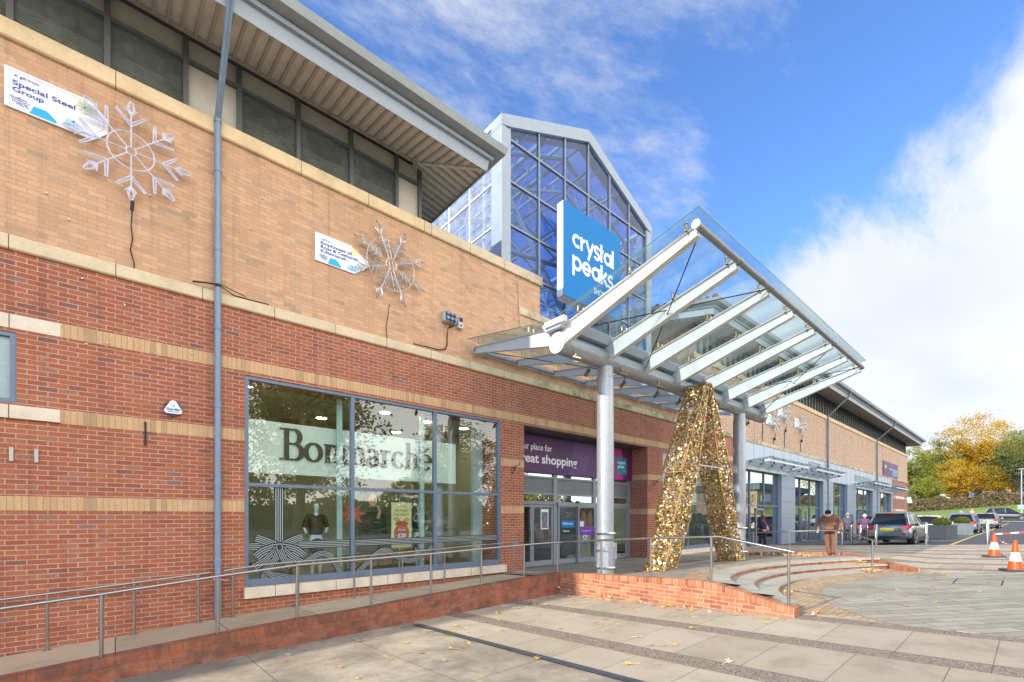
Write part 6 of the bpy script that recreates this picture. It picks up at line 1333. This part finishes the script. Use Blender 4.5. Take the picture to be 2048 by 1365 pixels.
# ------------------------------------------------------------------ people
def skin(name, chain, mat, parent, sub=2):
    """chain: dict name -> (pos, radius), edges list"""
    V, E_ = chain; idx = {k: i for i, k in enumerate(V)}; me = bpy.data.meshes.new(name); me.from_pydata([V[k][0] for k in V], [(idx[a], idx[b]) for a, b in E_], []); o = bpy.data.objects.new(name, me); COL.objects.link(o)
    md = o.modifiers.new('skin', 'SKIN'); md.use_smooth_shade = True
    for i, k in enumerate(V): r = V[k][1]; me.skin_vertices[0].data[i].radius = r if isinstance(r, tuple) else (r, r)
    me.skin_vertices[0].data[0].use_root = True; s_ = o.modifiers.new('s', 'SUBSURF'); s_.levels = s_.render_levels = sub; me.materials.append(mat); adopt(o, parent); return o
SK = plain('skin_tone', (.55, .33, .23), .55, 0, .05, 20)
def person(label, x, y, z, face, J, top, legs, shoe, hair, hairlen=0., bulk=1., extra=None, coat=0.):
    """J: joint positions relative to the feet, x right, y forward"""
    c, s_ = cos(face), sin(face); T = lambda p: (x+p[0]*c-p[1]*s_, y+p[0]*s_+p[1]*c, z+p[2])
    t = thing('person', label, 'person', (x, y, z)); j = {k: T(v) for k, v in J.items()}; b = bulk
    sk = ({'pel': (j['pel'], .10), 'che': (j['che'], .11), 'nek': (j['nek'], .052), 'jaw': (j['jaw'], .062), 'hed': (j['hed'], (.078, .088)), 'top': (j['top'], .055),
        'shl': (j['shl'], .05), 'ell': (j['ell'], .038), 'wrl': (j['wrl'], .026), 'shr': (j['shr'], .05), 'elr': (j['elr'], .038), 'wrr': (j['wrr'], .026),
        'hil': (j['hil'], .085), 'knl': (j['knl'], .055), 'anl': (j['anl'], .036), 'hir': (j['hir'], .085), 'knr': (j['knr'], .055), 'anr': (j['anr'], .036)},
        [('pel', 'che'), ('che', 'nek'), ('nek', 'jaw'), ('jaw', 'hed'), ('hed', 'top'), ('che', 'shl'), ('shl', 'ell'), ('ell', 'wrl'), ('che', 'shr'), ('shr', 'elr'), ('elr', 'wrr'), ('pel', 'hil'), ('hil', 'knl'), ('knl', 'anl'), ('pel', 'hir'), ('hir', 'knr'), ('knr', 'anr')])
    body = skin('body', sk, SK, t)
    for q in 'lr':   # hands: palm and five fingers
        w = Vector(j['wr'+q]); d = (w-Vector(j['el'+q])).normalized(); sd = d.cross(Vector((0, 0, 1))).normalized() if abs(d.z) < .9 else Vector((c, s_, 0)); 
        if 'hand' in J: d = Vector(T(J['hand']))-Vector(T((0, 0, 0))); d.normalize(); sd = Vector((c, s_, 0))
        V = {'w': (tuple(w), .022), 'p': (tuple(w+d*.06), (.030, .016))}; E_ = [('w', 'p')]
        for k in range(4):
            o_ = sd*(.024-.016*k); V['a%d' % k] = (tuple(w+d*.085+o_), .0095); V['b%d' % k] = (tuple(w+d*(.12-.008*abs(k-1.3))+o_+Vector((0, 0, -.010))), .0085); E_ += [('p', 'a%d' % k), ('a%d' % k, 'b%d' % k)]
        V['t1'] = (tuple(w+d*.035+sd*.034), .010); V['t2'] = (tuple(w+d*.07+sd*.046), .009); E_ += [('w', 't1'), ('t1', 't2')]
        skin('hand', (V, E_), SK, t, 1)
    cl = ({'pel': (j['pel'], (.155*b, .125*b)), 'wai': (tuple((Vector(j['pel'])*.5+Vector(j['che'])*.5)), (.155*b, .125*b)), 'che': (j['che'], (.165*b, .125*b)), 'nek': (tuple(Vector(j['nek'])*.75+Vector(j['che'])*.25), .075),
        'shl': (j['shl'], .075*b), 'ell': (j['ell'], .060*b), 'wrl': (tuple(Vector(j['wrl'])*.9+Vector(j['ell'])*.1), .044), 'shr': (j['shr'], .075*b), 'elr': (j['elr'], .060*b), 'wrr': (tuple(Vector(j['wrr'])*.9+Vector(j['elr'])*.1), .044)},
        [('pel', 'wai'), ('wai', 'che'), ('che', 'nek'), ('che', 'shl'), ('shl', 'ell'), ('ell', 'wrl'), ('che', 'shr'), ('shr', 'elr'), ('elr', 'wrr')])
    if coat: cl[0]['hem'] = (tuple(Vector(j['pel'])+Vector((0, 0, -coat))), (.175*b, .15*b)); cl[1].append(('pel', 'hem'))
    skin('jacket', cl, top, t)
    lg = ({'pel': (tuple(Vector(j['pel'])+Vector((0, 0, .06))), (.145*b, .12*b)), 'hil': (j['hil'], .105*b), 'knl': (j['knl'], .078*b), 'anl': (j['anl'], .066*b), 'hir': (j['hir'], .105*b), 'knr': (j['knr'], .078*b), 'anr': (j['anr'], .066*b)},
        [('pel', 'hil'), ('hil', 'knl'), ('knl', 'anl'), ('pel', 'hir'), ('hir', 'knr'), ('knr', 'anr')]); skin('trousers', lg, legs, t)
    for q in 'lr':
        a = Vector(J['an'+q]); fd = Vector(J.get('foot', (0, .15, -.06))); skin('shoe', ({'a': (T(a+Vector((0, -.02, -.035))), .045), 'b': (T(a+fd*.6), .042), 'c': (T(a+fd), .035)}, [('a', 'b'), ('b', 'c')]), shoe, t, 1)
    h = Vector(J['hed']); tp = Vector(J['top']); up = (tp-h).normalized(); fw = Vector(J.get('look', (0, 1, 0))); fw = (fw-up*fw.dot(up)).normalized(); rt_ = fw.cross(up)
    hm = MB(); ctr = h+up*.035-fw*.02; W3 = lambda v: T(v)
    k0 = len(hm.v); n1, n2 = 8, 14
    for i in range(n1+1):
        for q in range(n2):
            a = pi*.60*i/n1; b2 = 2*pi*q/n2; r0 = .108+.004*sin(7*b2); v = ctr+up*cos(a)*.115+(rt_*cos(b2)*.093+fw*sin(b2)*.108)*sin(a)
            if sin(b2) > .35 and a > .9: v = v-fw*.05
            if hairlen and sin(b2) < .5 and i >= n1-1: v = v-Vector((0, 0, hairlen*(1 if i == n1 else .5)))+(rt_*cos(b2)*.02)
            hm.v.append(W3(v))
    for i in range(n1):
        for q in range(n2): hm.f.append((k0+i*n2+q, k0+i*n2+(q+1) % n2, k0+(i+1)*n2+(q+1) % n2, k0+(i+1)*n2+q)); hm.mi.append(0)
    hm.build('hair', hair, t, smooth=True)
    fm = MB(); 
    for e in (-1, 1): fm.ball(W3(h+fw*.082+rt_*.032*e+up*.005), .010, 6); 
    fm.build('eyes', M['black'], body); nm = MB(); nm.ball(W3(h+fw*.095-up*.02), .016, 6)
    for e in (-1, 1): nm.ball(W3(h+rt_*.086*e-up*.01-fw*.01), .022, 6, (.5, .8, 1.2))
    nm.build('nose_and_ears', SK, body); mm = MB(); mm.bar(W3(h+fw*.082-up*.052-rt_*.022), W3(h+fw*.082-up*.052+rt_*.022), .008, .008); mm.build('mouth', plain('lips', (.42, .14, .11), .5, 0, 0), body)
    if extra: extra(t, T, W3)
    return t
def standing(H=1.65, bend=0., armf=(0, 0), step=.05):
    k = H/1.72
    f = {'pel': (0, 0, .93), 'che': (0, bend*.30, 1.26), 'nek': (0, bend*.50+.0, 1.46), 'jaw': (0, bend*.56+.03, 1.535), 'hed': (0, bend*.62+.02, 1.605), 'top': (0, bend*.65+.01, 1.675), 'shl': (-.17, bend*.42, 1.40), 'shr': (.17, bend*.42, 1.40),
         'ell': (-.25, bend*.4+armf[0]*.10, 1.12), 'wrl': (-.20, bend*.4+armf[0]*.32, 1.0+armf[0]*.15), 'elr': (.25, bend*.4+armf[1]*.10, 1.12), 'wrr': (.20, bend*.4+armf[1]*.32, 1.0+armf[1]*.15),
         'hil': (-.085, 0, .88), 'hir': (.085, 0, .88), 'knl': (-.095, step+.02, .50), 'knr': (.095, -step*.4+.02, .50), 'anl': (-.095, step, .09), 'anr': (.095, -step, .09)}
    f = {a: tuple(q*k for q in b) for a, b in f.items()}; f['foot'] = (0, .15, -.05); return f
cloth = lambda n, c: plain(n, c, .85, 0, .15, 9, bump=.2)
# facing angle: person's +y (forward) rotated by face about Z
def bag(t, T, W3):
    m = MB(); m.bar(T((.24, -.02, .86)), T((.24, -.02, 1.04)), .22, .09, (0, 1, 0)); m.build('shoulder_bag', cloth('pink_bag', (.62, .22, .32)), t, bevel=.02)
    m = MB(); m.tube([T(p) for p in ((-.13, -.05, 1.42), (-.05, -.145, 1.32), (.10, -.16, 1.15), (.22, -.09, 1.02))], .012, 6); m.build('bag_strap', MATS['pink_bag'], t)
x0, y0 = 24.6, -1.05
person('person in a navy jumper with a pink shoulder bag facing the shop front', x0, y0, Uz(x0, y0), R(-28), standing(1.62, .02, (.3, .9)), cloth('navy_knit', (.016, .022, .05)), cloth('navy_trousers', (.012, .016, .035)), cloth('white_shoe', (.7, .7, .7)), cloth('auburn_hair', (.12, .045, .03)), .16, 1.08, bag)
def cap(t, T, W3):
    m = MB(); m.lathe(T((0, .03, 1.60)), [(.112, 0), (.115, .03), (.09, .075), (.03, .095)], 16); m.build('flat_cap', cloth('grey_cap', (.30, .28, .26)), t, smooth=True)
person('person in a grey coat and flat cap standing with back to the camera', 33.0, -2.7, Uz(33, -2.7), R(-75), standing(1.70, .06, (.3, .9), .09), cloth('grey_purple_coat', (.10, .09, .13)), cloth('dark_trousers', (.03, .03, .035)), M['black'], cloth('grey_hair', (.35, .33, .31)), 0, 1.22, cap, .22)
def walker(t, T, W3):
    m = MB()
    for sx in (-.26, .26):
        m.tube([T((sx, .35, .90)), T((sx, .55, .88)), T((sx, .62, .06))], .016, 6); m.tube([T((sx, .50, .6)), T((sx, .32, .06))], .016, 6)
    m.tube([T((-.26, .55, .55)), T((.26, .55, .55))], .02, 6); m.build('walking_frame', M['fpipe'], t); m = MB()
    for sx in (-.26, .26):
        for yy in (.62, .32): m.lathe(T((sx, yy, .06)), [(.06, -.015), (.06, .015)], 10, 'X')
    m.build('frame_wheel', M['black'], t)
person('person with white hair in a purple coat bent over a walking frame', 33.3, -3.45, Uz(33.3, -3.45), R(-80), standing(1.58, .45, (1., 1.), .08), cloth('purple_coat', (.14, .075, .14)), MATS['dark_trousers'], M['black'], cloth('white_hair', (.70, .68, .66)), .02, 1.18, walker, .2)
# youngster pushing up on the rail
kid = {'pel': (0, .10, .98), 'che': (0, .20, 1.24), 'nek': (0, .30, 1.40), 'jaw': (0, .37, 1.40), 'hed': (0, .42, 1.42), 'top': (0, .47, 1.47), 'shl': (-.17, .20, 1.34), 'shr': (.17, .20, 1.34), 'ell': (-.32, .16, 1.10), 'wrl': (-.29, .37, .885), 'elr': (.33, .16, 1.12), 'wrr': (.29, .37, .885),
       'hil': (-.09, .10, .90), 'hir': (.09, .10, .90), 'knl': (-.10, .02, .50), 'knr': (.10, .0, .48), 'anl': (-.05, -.08, .08), 'anr': (.06, -.10, .05), 'foot': (0, .06, -.10), 'look': (0, .75, -.65), 'hand': (0, .75, -.65)}
kid = {a: (tuple(q*.97 for q in b) if a not in ('look', 'hand') else b) for a, b in kid.items()}
def band_(t, T, W3):
    m = MB(); h = Vector(kid['hed']); up = (Vector(kid['top'])-h).normalized(); fw = Vector((0, .75, -.65)); fw = (fw-up*fw.dot(up)).normalized(); rt_ = fw.cross(up)
    m.tube([W3(h+up*.045+rt_*.10*cos(a)+fw*.112*sin(a)) for a in [2*pi*k/16 for k in range(16)]], .014, 6, closed=True); m.build('white_headband', M['signwhite'], t)
bx0, by0 = 17.62, -5.68
person('person in a brown tracksuit and white headband lifting up on the handrail', bx0, by0, -1.30, R(90+3), kid, cloth('brown_tracksuit', (.25, .115, .07)), MATS['brown_tracksuit'], cloth('tan_shoe', (.55, .28, .06)), cloth('black_hair', (.012, .01, .01)), 0, 1.12, band_, .06)
for i, (u, sdist, c, lab) in enumerate(((1922, 62, (.18, .42, .55), 'person in a pale blue jacket seen over the crossover roof'), (1944, 63, (.62, .40, .28), 'person with fair hair in a peach top seen over the crossover roof'))):
    x, y = behind(u, sdist); person(lab, x, y, Gz(x, y), R(60), standing(1.72 if i == 0 else 1.6), cloth('far_top%d' % i, c), MATS['dark_trousers'], M['black'], MATS['black_hair'] if i == 0 else cloth('fair_hair', (.55, .33, .15)))
# mannequins in the window
def mannequin(x, y, z, lab, topc):
    t = thing('mannequin', lab, 'mannequin', (x, y, z)); w = plain('mannequin_white', (.62, .72, .76), .4, 0, 0)
    J = {a: (b[0]+x, b[1]*-1+y, b[2]+z) for a, b in standing(1.78).items()}
    V = {'pel': (J['pel'], .10), 'che': (J['che'], .12), 'nek': (J['nek'], .045), 'jaw': (J['jaw'], .055), 'hed': (J['hed'], (.075, .085)), 'top': (J['top'], .05), 'shl': (J['shl'], .05), 'ell': (J['ell'], .036), 'wrl': (J['wrl'], .028), 'shr': (J['shr'], .05), 'elr': (J['elr'], .036), 'wrr': (J['wrr'], .028), 'hil': (J['hil'], .08), 'knl': (J['knl'], .055), 'anl': (J['anl'], .035), 'hir': (J['hir'], .08), 'knr': (J['knr'], .055), 'anr': (J['anr'], .035)}
    E_ = [('pel', 'che'), ('che', 'nek'), ('nek', 'jaw'), ('jaw', 'hed'), ('hed', 'top'), ('che', 'shl'), ('shl', 'ell'), ('ell', 'wrl'), ('che', 'shr'), ('shr', 'elr'), ('elr', 'wrr'), ('pel', 'hil'), ('hil', 'knl'), ('knl', 'anl'), ('pel', 'hir'), ('hir', 'knr'), ('knr', 'anr')]
    skin('body', (V, E_), w, t)
    V2 = {k: (V[k][0], (r, r*.8)) for k, r in (('pel', .18), ('che', .165))}; V2['shl'] = (J['shl'], .075); V2['shr'] = (J['shr'], .075); V2['ell'] = (J['ell'], .055); V2['elr'] = (J['elr'], .055)
    skin('jumper', (V2, [('pel', 'che'), ('che', 'shl'), ('che', 'shr'), ('shl', 'ell'), ('shr', 'elr')]), topc, t); skin('skirt', ({'p': (J['pel'], .17), 'q': ((x, y, z+.45), .2)}, [('p', 'q')]), M['black'], t)
mannequin(3.49, .85, -1.42, 'white mannequin in a dark jumper with gold sparkle in the left window pane', plain('gold_sparkle', (.07, .055, .02), .6, .3, .7, 10)); mannequin(6.02+.2, .95, -1.42, 'white mannequin in dark green behind the tall poster', plain('dark_green_cloth', (.02, .035, .02), .8, 0, .3))
st = MB(); c = (4.22, .5, .08)
st.prism([(c[0]+(.33 if k % 2 == 0 else .14)*cos(R(90+22.5*k)), c[1], c[2]+(.33 if k % 2 == 0 else .14)*sin(R(90+22.5*k))) for k in range(16)], (0, .03, 0)); tag(st.build('red_star', plain('red_star', (.50, .10, .05), .6, 0, .3, 20)), 'orange red eight pointed star hanging in the window beside the mannequin', 'star')
po = thing('window_poster', 'pale yellow poster with a red gift bag behind the middle window pane', 'poster', (5.5, .45, -1.0))
m = MB(); m.box(5.17, 5.72, .44, .46, -.78, .36); m.build('sheet', plain('poster_yellow', (.66, .64, .34), .6, 0, .06), po); rd = plain('poster_red', (.45, .09, .035), .6, 0, .15)
for i, s_ in enumerate(('unwrap', 'the magic', 'this season')): text(s_, 'lettering', rd, po, 5.445, .24-.105*i, .10, .437, 'CENTER', .0, .001, width=(.30, .36, .42)[i])
m = MB(); m.prism([(5.445+.21*cos(R(a)), .437, -.42+.27*sin(R(a))) for a in range(0, 360, 15)], (0, .002, 0)); m.prism([(5.25, .436, -.20), (5.64, .436, -.20), (5.60, .436, -.13), (5.30, .436, -.13)], (0, .002, 0)); m.build('printed_bag', rd, po)
m = MB(); stroke(m, [(5.445, -.14), (5.30, -.02), (5.24, -.06), (5.30, -.10), (5.445, -.15)], .025, 0, 0, 1, .435, .002); stroke(m, [(5.445, -.14), (5.59, -.03), (5.66, -.07), (5.59, -.10), (5.445, -.15)], .025, 0, 0, 1, .435, .002); m.build('printed_bow', rd, po)
text('FROM', 'lettering', M['signwhite'], po, 5.445, -.36, .08, .433, 'CENTER', .005, .001); text('£20', 'lettering', M['signwhite'], po, 5.445, -.52, .15, .433, 'CENTER', .01, .001)
pp = thing('window_picture', 'large photo panel of a woman with hand to her chin behind the middle pane', 'poster', (4.9, 1.0, -1.2))
m = MB(); m.box(4.35, 5.65, .98, 1.0, -.9, .75); m.build('sheet', plain('photo_olive', (.10, .11, .05), .6, 0, .5, 5), pp)
m = MB(); m.ball((4.92, .97, .42), .135, 16, (.85, .12, 1.25)); m.build('printed_face', plain('photo_skin', (.60, .36, .24), .6, 0, .1), pp); m = MB(); m.ball((4.90, .985, .47), .20, 14, (.95, .06, 1.15)); m.build('printed_hair', plain('photo_hair', (.13, .06, .03), .7, 0, .3, 12), pp)
m = MB(); m.tube([(5.05, .955, -.05), (5.1, .955, .12), (5.06, .955, .24), (4.99, .955, .28)], [.05, .045, .04, .02], 8); m.build('printed_hand', MATS['photo_skin'], pp); m = MB(); m.prism([(4.5, .972, -.9), (5.4, .972, -.9), (5.25, .972, .05), (5.0, .972, .2), (4.75, .972, .12), (4.6, .972, .0)], (0, .004, 0)); m.build('printed_coat', plain('photo_coat', (.05, .06, .03), .7, 0, .4, 8), pp)
m = MB()
for a, b in (((4.72+1.1, 1.3, -1.4), (4.72+1.1, 1.3, .55)), ((6.1, .7, -1.4), (6.1, .7, .55)), ((6.5, 1.3, -1.4), (6.5, 1.3, .55)), ((5.82, 1.3, .55), (6.1, .7, .55)), ((6.1, .7, .55), (6.5, 1.3, .55)), ((5.82, 1.3, .55), (6.5, 1.3, .55))): m.bar(a, b, .035, .035)
tag(m.build('display_frame', M['signwhite']), 'tall white open display frame around the mannequin behind the poster', 'display frame')
m = MB(); m.box(17.6, 20.6, 1.0, 1.1, -1.3, .1); t = thing('window_display', 'bright teal display panel low in the window behind the gold arch', 'display', (19.1, 1.05, -1.4)); m.build('panel', plain('teal_display', (.18, .52, .58), .5, 0, .25, 2), t)
m = MB(); m.box(18.0, 18.25, .95, .99, -1.2, -.3); m.box(18.9, 19.3, .95, .99, -1.2, -.5); m.box(20.0, 20.4, .95, .99, -1.2, -.1); m.build('printed_shape', plain('display_print', (.55, .50, .48), .5, 0, .5, 6), t)

# ------------------------------------------------------------------ fallen leaves
rnd = random.Random(11); lm = [plain('dry_leaf%d' % i, c, .7, 0, .25, 40) for i, c in enumerate(((.60, .36, .14), (.78, .52, .05), (.52, .25, .08), (.72, .60, .44)))]
star_ = [(1.0, 90), (.35, 70), (.85, 45), (.35, 20), (.8, 0), (.3, -30), (.5, -60), (.12, -85), (.12, -95), (.5, -120), (.3, -150), (.8, 180), (.35, 160), (.85, 135), (.35, 110)]
protos = []
for k in range(6):
    m = MB(); m.v = [(0, 0, .006)]+[(r*cos(R(a))*.055, r*sin(R(a))*.055, abs(r*cos(R(a)))*.022*rnd.uniform(.3, 1.4)+.004) for r, a in star_]; n_ = len(star_); m.f = [(0, i+1, (i+1) % n_+1) for i in range(n_)]; m.mi = [0]*n_; k0 = len(m.v)
    m.tube([(0, -.01, .006), (.004, -.055, .012), (.008, -.09, .010)], .0022, 4, cap=False); protos.append(m)
me_ = []
for i, m in enumerate(protos): o = m.build('fallen_leaf', lm[i % 4]); me_.append(o)
spots = []
for _ in range(74): spots.append((rnd.uniform(1.6, 8.0), rnd.uniform(-8.5, -2.9)))
for _ in range(14): spots.append((rnd.uniform(4.5, 8.0), -2.75-rnd.uniform(0, .5)))
for _ in range(26): spots.append((8.0-rnd.uniform(0, .25), rnd.uniform(-7.6, -3)))
for _ in range(16): spots.append((rnd.uniform(8.6, 15), rnd.uniform(-9.8, -7.6)))
for _ in range(6): spots.append((rnd.uniform(16, 24), rnd.uniform(-10, -8.2)))
for i, (x, y) in enumerate(spots):
    o = me_[i] if i < len(me_) else me_[i % len(me_)].copy()
    if i >= len(me_): COL.objects.link(o)
    z = Gz(x, y) if x > 8.35 or y > -99 else 0; o.location = (x, y, z+.010); o.rotation_euler = (rnd.uniform(-.2, .2), rnd.uniform(-.2, .2), rnd.uniform(0, 6.3)); s_ = rnd.uniform(.8, 1.5); o.scale = (s_, s_, s_)
    tag(o, 'small dry lobed autumn leaf lying on the open paving', 'leaf', 'fallen leaves on the paving')
m = MB()
def litter(cx, cy, zf, n, sx, sy):
    for _ in range(n):
        x, y = cx+rnd.gauss(0, sx), cy+rnd.gauss(0, sy); z = zf+rnd.uniform(.01, .05); a = rnd.uniform(0, 6.3); r = rnd.uniform(.02, .045); tl = rnd.uniform(-.02, .02)
        m.poly([(x+r*cos(a+q*pi/2.5)*(1 if q % 2 else .6), y+r*sin(a+q*pi/2.5), z+tl*(q-2)) for q in range(5)], rnd.randrange(4))
litter(16.1, -6.75, levelz(1, 16), 120, .18, .09); litter(15.3, -7.15, levelz(2, 15), 120, .2, .07); litter(8.9, -7.0, Pz(8.7, -7), 60, .25, .10); litter(8.5, -7.72, Pz(8.3, -7.7), 14, .10, .04); litter(17.3, -4.8, Tz(17, -4.8), 130, .12, .5); litter(10.5, -6.75, Pz(10, -6.7), 40, .8, .06); litter(7.9, -5.5, Pz(7.9, -5.5), 30, .05, 1.2)
o = m.build('leaf_litter', lm); tag(o, 'drifts of small yellow and brown leaves along the steps and kerb', 'leaves', kind='stuff')
m = MB()
for _ in range(40): x, y = 4.0+rnd.gauss(0, .03), -3.95+rnd.gauss(0, .05); a = rnd.uniform(0, 6.3); m.add([(x, y, Pz(4, -4)), (x+.012, y, Pz(4, -4)), (x+.05*cos(a), y+.05*sin(a), Pz(4, -4)+.05)], [(0, 1, 2)])
tag(m.build('weed', LM['green']), 'tiny green weed tuft growing in the drain grating', 'weed')
